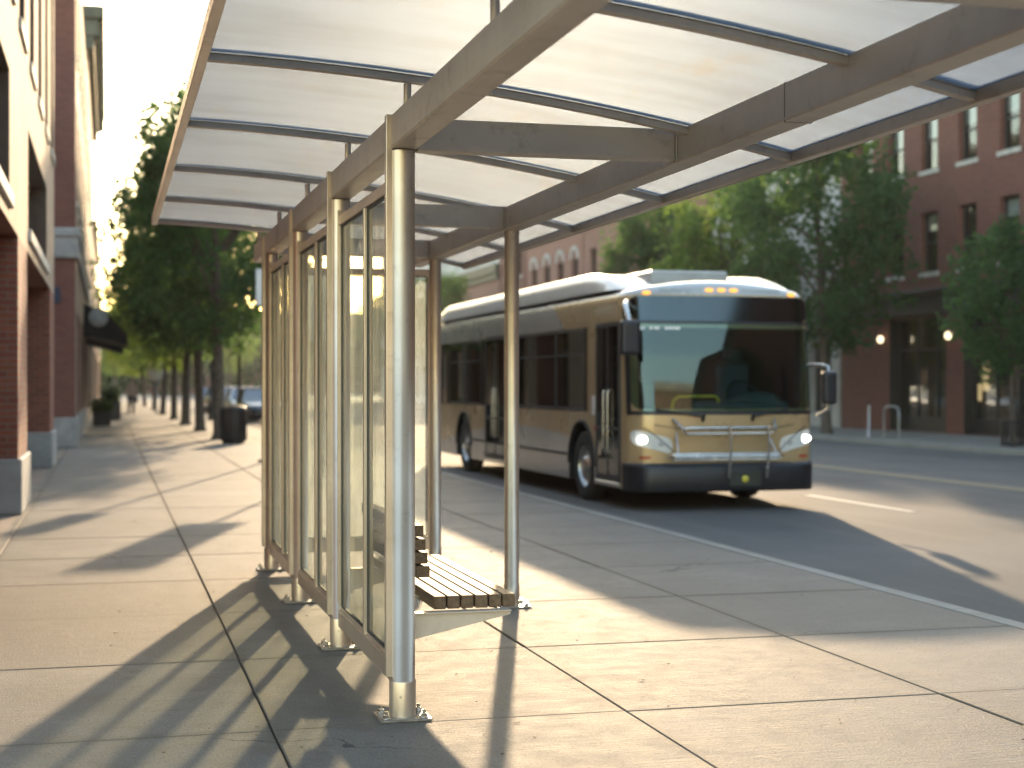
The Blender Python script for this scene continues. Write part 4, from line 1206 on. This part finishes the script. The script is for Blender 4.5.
def tree(kind, x, y, label, s=1., rz=0., group=None, z=0.):
    t = thing('street_tree', label, 'tree', (x, y, z), rz, group)
    t.scale = (s, s, s)
    a = link('trunk', KIND[kind][0], t); b = link('crown', KIND[kind][1], t)
    return t
G1 = 'street trees along the left sidewalk'; G2 = 'street trees across the road'
tree('broad', 2.95, 43.0, 'large dark green street tree just behind the black litter bin, nearest on the shelter side', 1.0, .4, G1)
tree('tall', 2.85, 50.5, 'dark leafy street tree, second behind the litter bin', 1.0, 1.9, G1)
tree('broad', 2.75, 58.0, 'dark leafy street tree, third behind the litter bin', .98, 3.3, G1)
tree('light', 2.7, 67.0, 'lighter green street tree, fourth in the row behind the litter bin', .95, 2.2, G1)
tree('light', 2.6, 78.0, 'yellow green sunlit street tree, fifth in the row behind the litter bin', .95, .8, G1)
tree('tall', 2.6, 92.0, 'street tree sixth in the row, beside the round white sign', .95, 5.1, G1)
tree('light', 2.4, 108.0, 'small looking pale green street tree seventh in the row down the sidewalk', .9, 4.0, G1)
tree('light', 2.2, 128.0, 'far street tree, last in the row behind the litter bin', .95, 4.6, G1)
tree('tall', 21.0, 42.9, 'big broad street tree in front of the brick building right of the bus', 1.0, .3, G2)
tree('light', 20.9, 50.5, 'light green street tree rising behind the front of the bus', .96, 2.7, G2)
tree('broad', 20.9, 57.8, 'street tree farther back, left of the light green tree over the bus', .93, 2.0, G2)
tree('young', 21.0, 32.95, 'young slender street tree standing in a dark guard at the far kerb', 1.0, 1.1, G2)
tree('light', 20.9, 98.0, 'distant green street tree over the tail of the bus', .95, 3.4, G2)
tree('light', 21., 116.0, 'distant pale street tree near the end of the road, across the road', .95, 5.0, G2)
for i, (x, y, k, s, l) in enumerate(((7.5, 190., 'broad', 1.2, 'broad hazy tree closing the end of the street, above the parked cars'), (14.5, 196., 'light', 1.25, 'pale hazy tree closing the end of the street, right of the broad one'),
                     (0.8, 186., 'light', 1.1, 'pale hazy tree at the end of the left sidewalk'), (21., 178., 'broad', 1.1, 'dark hazy tree at the end of the street by the tall pale building'))):
    tree(k, x, y, l, s, i * 1.3, 'trees closing the end of the street')

for i, (x, y, k) in enumerate(((20.6, 12., 'broad'), (20.6, -6., 'tall'), (20.8, -22., 'light'))):  # trees out of view, added for dark shapes in the windscreen reflection
    tree(k, x, y, ('unseen street tree before the young slender tree, added for the windscreen reflection', 'unseen leafy street tree by the long red brick building, added for the windscreen reflection', 'unseen pale street tree by the long red brick building, added for the windscreen reflection')[i], .95, i * 2., G2)
def treeline():
    r = random.Random(77); m = MB()
    for k in range(46):
        x = -38 + 3.6 * k + r.uniform(-2, 2); y = r.uniform(226, 246); H = r.uniform(9, 15); R_ = r.uniform(3.5, 5.5)
        for q in range(620):
            v = Vector((r.gauss(0, 1), r.gauss(0, 1), r.gauss(0, 1))).normalized() * r.random() ** .4
            z = max(.1, H * .5 + v.z * H * .52); f = 1 + .25 * math.sin(z * 1.3 + k)
            c = Vector((x + v.x * R_ * f, y + v.y * R_ * f, z)); n = Vector((r.gauss(0, 1), r.gauss(0, 1), r.gauss(.3, 1))).normalized(); t = n.orthogonal().normalized(); b = n.cross(t); L = .62 * r.uniform(.6, 1.4)
            m.add([c - t * L, c + b * L * .6, c + t * L, c - b * L * .6], [(0, 1, 2, 3)])
    o = m.build('distant_trees', 'leaf_bush'); o['kind'] = 'stuff'; o['label'] = 'hazy line of trees closing the far end of the street'
treeline()

# ------------------------------------------------------------------ street furniture
def litter_bin():
    b = thing('litter_bin', 'black round slatted litter bin on the sidewalk in front of the trees', 'litter bin', (3.06, 39.6, 0))
    m = MB(); m.lathe([(.25, .03), (.30, .06), (.32, .80), (.30, .84)], seg=28); m.lathe([(.0, .05), (.29, .05)], seg=28)
    for k in range(24):
        a = 2 * PI * k / 24; m.box(-.022, .022, .318, .338, .08, .80, 0, 0, 1, Matrix.Rotation(a, 4, 'Z'))
    m.build('barrel', 'metal_black', b)
    m = MB(); m.lathe([(.34, .82), (.35, .86), (.30, .92), (.17, .97), (.16, .95), (.28, .86)], seg=28); m.build('lid', 'metal_black', b)
    m = MB(); m.lathe([(.0, .001), (.28, .001), (.28, .03), (0, .03)], seg=28); m.build('foot_ring', 'metal_black', b)
litter_bin()

def street_lamp(x, y, label, h=3.9, group='street lamps along the kerb'):
    l = thing('street_lamp', label, 'street lamp', (x, y, 0), 0, group)
    m = MB(); m.lathe([(.17, 0), (.17, .10), (.12, .16), (.11, .55), (.075, .62), (.06, .7), (.05, h - .25), (.075, h - .2), (.06, h - .12), (.11, h - .02)], seg=20); m.build('pole', 'metal_black', l)
    m = MB(); m.lathe([(.10, h - .02), (.17, h + .06), (.215, h + .2), (.20, h + .34), (.12, h + .45), (0.0, h + .49)], seg=22); m.build('globe', 'lamp_globe', l)
    m = MB(); m.lathe([(.13, h + .44), (.05, h + .52), (.02, h + .62), (0, h + .64)], seg=16); m.build('finial', 'metal_black', l)
    return l
street_lamp(4.25, 52.5, 'black street lamp with a white globe beside the tree trunks, right of the litter bin', 3.35)
street_lamp(4.2, 66., 'black street lamp with a white globe, farther along between the tree trunks', 3.6)
street_lamp(21.2, 66.0, 'black globe street lamp across the road beyond the bus', 3.9)

def stop_sign():
    s = thing('bus_stop_sign', 'white bus stop sign on a dark pole just beyond the end of the shelter', 'sign', (3.0, 30.2, 0))
    m = MB(); m.cyl((0, 0, .02), (0, 0, 3.78), .036, seg=12); m.lathe([(0, .001), (.20, .001), (.20, .03), (.05, .06), (.05, .3), (.036, .32)], seg=20); m.build('pole', 'metal_black', s)
    m = MB(); m.box(-.24, .22, -.05, -.037, 3.02, 3.72, 0, .004); p = m.build('sign_panel', 'sign_white', s)
stop_sign()
def info_sign():
    s = thing('information_sign', 'grey information sign on a pole seen through the shelter glass', 'sign', (3.42, 25.4, 0))
    m = MB(); m.cyl((0, 0, .002), (0, 0, 3.34), .032, seg=12); m.lathe([(0, .001), (.12, .001), (.12, .018), (0, .02)], seg=18); m.build('pole', 'metal_grey', s)
    m = MB(); m.box(-.34, .34, -.055, -.033, 2.2, 3.3, 0, .006); m.build('sign_panel', 'metal_grey', s)
info_sign()
def round_sign():
    s = thing('round_sign', 'white round sign on a pale post at the edge of the far sidewalk', 'sign', (2.35, 80.5, 0))
    m = MB(); m.cyl((0, 0, 0), (0, 0, 2.2), .06, seg=10); m.build('post', 'metal_grey', s)
    m = MB(); m.lathe([(0, -.02), (.46, -.02), (.48, 0), (.46, .02), (0, .02)], (0, -.08, 2.15), 'y', 28); m.build('sign_disc', 'sign_white', s)
round_sign()
def bike_rack():
    s = thing('bike_rack', 'grey hooped bicycle rack on the pavement before the dark shop fronts', 'bicycle rack', (21.0, 38.9, 0))
    m = MB(); m.tube([(0, -.42, 0), (0, -.42, .72), (0, -.36, .84), (0, -.2, .88), (0, .2, .88), (0, .36, .84), (0, .42, .72), (0, .42, 0)], .028, 10); m.build('hoop', 'metal_grey', s)
    m = MB()
    for y in (-.42, .42): m.lathe([(0, .001), (.08, .001), (.08, .012), (0, .014)], (0, y, 0), seg=14)
    m.build('foot_plate', 'metal_grey', s)
bike_rack()
def post_():
    s = thing('bollard', 'single grey metal bollard beside the bicycle rack across the road', 'bollard', (21.0, 40.2, 0))
    m = MB(); m.lathe([(.06, .0), (.06, .03), (.038, .05), (.036, .86), (.03, .89), (0, .90)], seg=16); m.build('shaft', 'metal_grey', s)
    m = MB(); m.lathe([(0, .001), (.09, .001), (.09, .014), (.0, .014)], seg=16); m.build('foot_plate', 'metal_grey', s)
post_()
def tree_guard():
    s = thing('tree_guard', 'dark slatted metal guard round the foot of the young tree', 'tree guard', (21.0, 32.95, 0))
    m = MB()
    for k in range(18):
        a = 2 * PI * k / 18; m.box(-.018, .018, .262, .278, .02, .62, 0, 0, 1, Matrix.Rotation(a, 4, 'Z'))
    m.build('slats', 'metal_black', s)
    for z in (.06, .60):
        m = MB(); m.lathe([(.275, z - .02), (.29, z - .02), (.29, z + .02), (.275, z + .02), (.275, z - .02)], seg=24)
        m.build('ring', 'metal_black', s)
tree_guard()

BUSH = None
def planter(x, y, label, r=.55, h=.55, s=1.0):
    global BUSH
    p = thing('potted_shrub', label, 'potted shrub', (x, y, 0), x * 7, 'potted shrubs along the left facades')
    m = MB(); w = r * .72; m.box(-w, w, -w, w, .0, h, 0, .02); m.box(-w - .03, w + .03, -w - .03, w + .03, h - .06, h - .001, 0, .01); m.build('planter', 'planter', p)
    if BUSH is None:
        rr = random.Random(4); c = MB()
        for k in range(1500):
            v = Vector((rr.gauss(0, 1), rr.gauss(0, 1), rr.gauss(0, 1))).normalized() * rr.random() ** .4
            q = Vector((v.x * .52, v.y * .52, .42 + v.z * .48)) * (.85 + .3 * mnoise.noise(v * 2.))
            n = Vector((rr.gauss(0, 1), rr.gauss(0, 1), rr.gauss(.3, 1))).normalized(); t = n.orthogonal().normalized(); bt = n.cross(t); L = .06 * rr.uniform(.7, 1.4)
            c.add([q - t * L, q + bt * L * .5, q + t * L, q - bt * L * .5], [(0, 1, 2, 3)])
        BUSH = c.mesh('foliage', 'leaf_bush')
    f = link('foliage', BUSH, p, (0, 0, h - .12)); f.scale = (s, s, s)
planter(-.22, 57.6, 'dark square planter with a round shrub below the black awning', .42, .50, .85)
planter(.12, 66.5, 'taller round potted shrub farther along past the awning', .40, .80, .9)

def person():
    p = None
    me = bpy.data.meshes.new('person')
    J = {'pel': ((0, 0, .95), .135), 'waist': ((0, 0, 1.10), .125), 'chest': ((0, .01, 1.30), .15), 'neck': ((0, 0, 1.46), .058), 'hd0': ((0, -.01, 1.55), .078), 'hd1': ((0, -.015, 1.63), .098), 'hd2': ((0, -.005, 1.70), .07),
         'lh': ((.09, 0, .90), .115), 'lk': ((.095, -.10, .50), .085), 'la': ((.095, -.06, .09), .06), 'lt': ((.10, -.22, .045), .035),
         'rh': ((-.09, 0, .90), .115), 'rk': ((-.095, .02, .49), .085), 'ra': ((-.095, .24, .13), .06), 'rt': ((-.10, .12, .04), .035),
         'ls': ((.17, .01, 1.37), .062), 'le': ((.235, .08, 1.10), .043), 'lw': ((.235, -.02, .86), .030), 'lf': ((.23, -.06, .77), .026),
         'rs': ((-.17, .01, 1.37), .062), 're': ((-.235, -.03, 1.10), .043), 'rw': ((-.235, -.16, .88), .030), 'rf': ((-.23, -.20, .80), .026)}
    E = [('pel', 'waist'), ('waist', 'chest'), ('chest', 'neck'), ('neck', 'hd0'), ('hd0', 'hd1'), ('hd1', 'hd2'), ('pel', 'lh'), ('lh', 'lk'), ('lk', 'la'), ('la', 'lt'), ('pel', 'rh'), ('rh', 'rk'), ('rk', 'ra'), ('ra', 'rt'),
         ('chest', 'ls'), ('ls', 'le'), ('le', 'lw'), ('lw', 'lf'), ('chest', 'rs'), ('rs', 're'), ('re', 'rw'), ('rw', 'rf')]
    ks = list(J); me.from_pydata([J[k][0] for k in ks], [(ks.index(a), ks.index(b)) for a, b in E], [])
    o = bpy.data.objects.new('tmp_person', me); COL.objects.link(o)
    sk = o.modifiers.new('skin', 'SKIN'); o.modifiers.new('sub', 'SUBSURF').levels = 2
    if not me.skin_vertices: me.attributes.new  # layer comes with the modifier below
    lay = me.skin_vertices[0] if len(me.skin_vertices) else None
    if lay is None:
        bm = bmesh.new(); bm.from_mesh(me); bm.verts.layers.skin.verify(); bm.to_mesh(me); bm.free(); lay = me.skin_vertices[0]
    for i, k in enumerate(ks):
        lay.data[i].radius = (J[k][1], J[k][1] * (.8 if k in ('pel', 'waist', 'chest') else 1)); lay.data[i].use_root = (k == 'pel')
    dg = bpy.context.evaluated_depsgraph_get(); dg.update()
    m2 = bpy.data.meshes.new_from_object(o.evaluated_get(dg)); bpy.data.objects.remove(o)
    m2.materials.clear(); m2.materials.append(MATS['clothed'])
    for q in m2.polygons: q.use_smooth = True
    p = link('person', m2, None, (1.10, 78.0, 0), (0, 0, .1)); p['label'] = 'person in a tan top and dark trousers walking on the far sidewalk'; p['category'] = 'person'
    h = MB(); h.ball((0, .022, 1.665), .103, .105, .10, 14); h.build('hair', 'hair', p)
person()

# ------------------------------------------------------------------ parked cars, noses towards the camera
def car(x, y, paint, label):
    c = thing('parked_car', label, 'car', (x, y, ROAD), 0, 'cars parked along the kerb')
    st = [(.0, .62, .30, .66), (.10, .80, .24, .74), (.5, .88, .20, .84), (1.2, .90, .20, .92), (2.2, .91, .20, .96), (3.4, .91, .20, .98), (4.1, .89, .22, .98), (4.45, .82, .26, .92), (4.55, .66, .34, .84)]
    m = MB(); vs = []
    for yy, w, z0, z1 in st:
        for a, b in ((-.82, 0), (-1, .25), (-1, .62), (-.93, .9), (-.78, 1), (.78, 1), (.93, .9), (1, .62), (1, .25), (.82, 0)):
            vs.append((a * w, yy, z0 + (z1 - z0) * b))
    n = 10; fs = [(j * n + k, j * n + (k + 1) % n, (j + 1) * n + (k + 1) % n, (j + 1) * n + k) for j in range(len(st) - 1) for k in range(n)] + [tuple(range(n))[::-1], tuple(range((len(st) - 1) * n, len(st) * n))]
    m.add(vs, fs, 0, True)
    m.box(-.60, .60, 1.95, 3.75, 1.42, 1.465, 0, .02, 2)
    for s in (-1, 1):
        m.tube([(s * .80, 1.15, .90), (s * .62, 1.98, 1.44)], .035, 6); m.tube([(s * .80, 4.25, .95), (s * .60, 3.72, 1.44)], .045, 6); m.tube([(s * .83, 2.75, .96), (s * .62, 2.8, 1.43)], .03, 6)
    m.build('body', paint, c)
    m = MB()
    a = [(-.79, 1.15, .90), (.79, 1.15, .90), (.80, 4.25, .95), (-.80, 4.25, .95)]; b = [(-.60, 1.97, 1.42), (.60, 1.97, 1.42), (.58, 3.73, 1.42), (-.58, 3.73, 1.42)]
    m.add(a + b, [(0, 1, 5, 4), (1, 2, 6, 5), (2, 3, 7, 6), (3, 0, 4, 7)]); m.build('glasshouse', 'car_glass', c)
    for s in (-1, 1):
        for yy in (.85, 3.65):
            m = MB(); m.lathe([(.2, -.1), (.31, -.1), (.33, -.05), (.33, .05), (.31, .1), (.2, .1)], (0, 0, 0), 'x', 24); w = m.build('wheel', 'tyre', c, (s * .82, yy, .33))
            m = MB(); m.lathe([(.21, s * .09), (.19, s * .05), (.06, s * .08), (0, s * .08)], (0, 0, 0), 'x', 20); m.build('rim', 'rim', w)
        m = MB(); m.ball((s * .60, .10, .66), .16, .09, .07, 12); m.build('headlight', 'lens_clear', c)
        m = MB(); m.ball((s * .95, 1.45, .98), .10, .06, .07, 10); m.build('wing_mirror', paint, c)
        m = MB(); m.ball((s * .62, 4.5, .82), .14, .06, .06, 10); m.build('tail_light', 'lens_red', c)
    m = MB(); m.box(-.42, .42, -.012, .02, .40, .56, 0, .01); m.build('grille', 'bus_black', c)
car(5.95, 61.0, 'car_navy', 'dark blue car parked by the kerb behind the litter bin, nearest of the row')
car(5.95, 67.5, 'car_silver', 'silver car parked right behind the dark blue car')
car(5.95, 74.5, 'car_silver', 'pale silver car parked third from the litter bin')
car(5.95, 82.0, 'car_navy', 'dark car parked fourth along the kerb, half hidden by tree trunks')
car(5.95, 89.5, 'car_red', 'dark red car parked at the far end of the row')

# ------------------------------------------------------------------ the hazy morning air
def haze():
    m = bpy.data.materials.new('haze_air'); t = NT(m)
    p = t.n('ShaderNodeVolumePrincipled'); p.inputs['Color'].default_value = (.93, .92, .90, 1); p.inputs['Density'].default_value = .00016; p.inputs['Anisotropy'].default_value = .45
    t.link(p.outputs[0], t.out.inputs['Volume']); MATS['haze_air'] = m
    mb = MB(); mb.box(-70, 170, -75, 290, -1.3, 24); o = mb.build('haze', 'haze_air'); o['kind'] = 'stuff'
haze()

# ------------------------------------------------------------------ light, sky, camera
w = bpy.data.worlds.new('World'); S.world = w; w.use_nodes = True
nt = w.node_tree; nt.nodes.clear()
sky = nt.nodes.new('ShaderNodeTexSky'); sky.sky_type = 'NISHITA'; sky.sun_disc = False
sky.sun_elevation = SUN_EL; sky.sun_rotation = SUN_AZ; sky.air_density = 1.35; sky.dust_density = .8; sky.ozone_density = .45
bg = nt.nodes.new('ShaderNodeBackground'); bg.inputs[1].default_value = .15
out = nt.nodes.new('ShaderNodeOutputWorld'); nt.links.new(sky.outputs[0], bg.inputs[0]); nt.links.new(bg.outputs[0], out.inputs[0])
L = bpy.data.lights.new('sun', 'SUN'); L.energy = 2.0; L.angle = R(.8); L.color = (1, .74, .46)
lo = bpy.data.objects.new('sun', L); COL.objects.link(lo)
sd = Vector((math.sin(SUN_AZ) * math.cos(SUN_EL), math.cos(SUN_AZ) * math.cos(SUN_EL), math.sin(SUN_EL)))
lo.rotation_euler = (-sd).to_track_quat('-Z', 'Y').to_euler(); lo.location = sd * 60

cam = bpy.data.cameras.new('camera'); cam.sensor_width = 36.; cam.lens = 1550 / 1024 * 36; cam.clip_start = .05; cam.clip_end = 3000
co = bpy.data.objects.new('camera', cam); COL.objects.link(co); co.location = (0, 0, 1.5); co.rotation_euler = (PI / 2, 0, -TH)
cam.dof.use_dof = True; cam.dof.focus_distance = 7.1; cam.dof.aperture_fstop = 2.1; cam.dof.aperture_blades = 0
S.camera = co

S.render.engine = 'CYCLES'
cy = S.cycles
cy.use_denoising = True
try: cy.denoiser = 'OPENIMAGEDENOISE'
except Exception: pass
cy.max_bounces = 10; cy.volume_bounces = 3; cy.diffuse_bounces = 4; cy.glossy_bounces = 4; cy.transmission_bounces = 8; cy.transparent_max_bounces = 16
cy.caustics_reflective = False; cy.caustics_refractive = False; cy.sample_clamp_indirect = 6.; cy.sample_clamp_direct = 0.
S.view_settings.view_transform = 'Standard'; S.view_settings.look = 'None'; S.view_settings.exposure = 2.15; S.view_settings.gamma = 1.
S.view_settings.use_curve_mapping = False
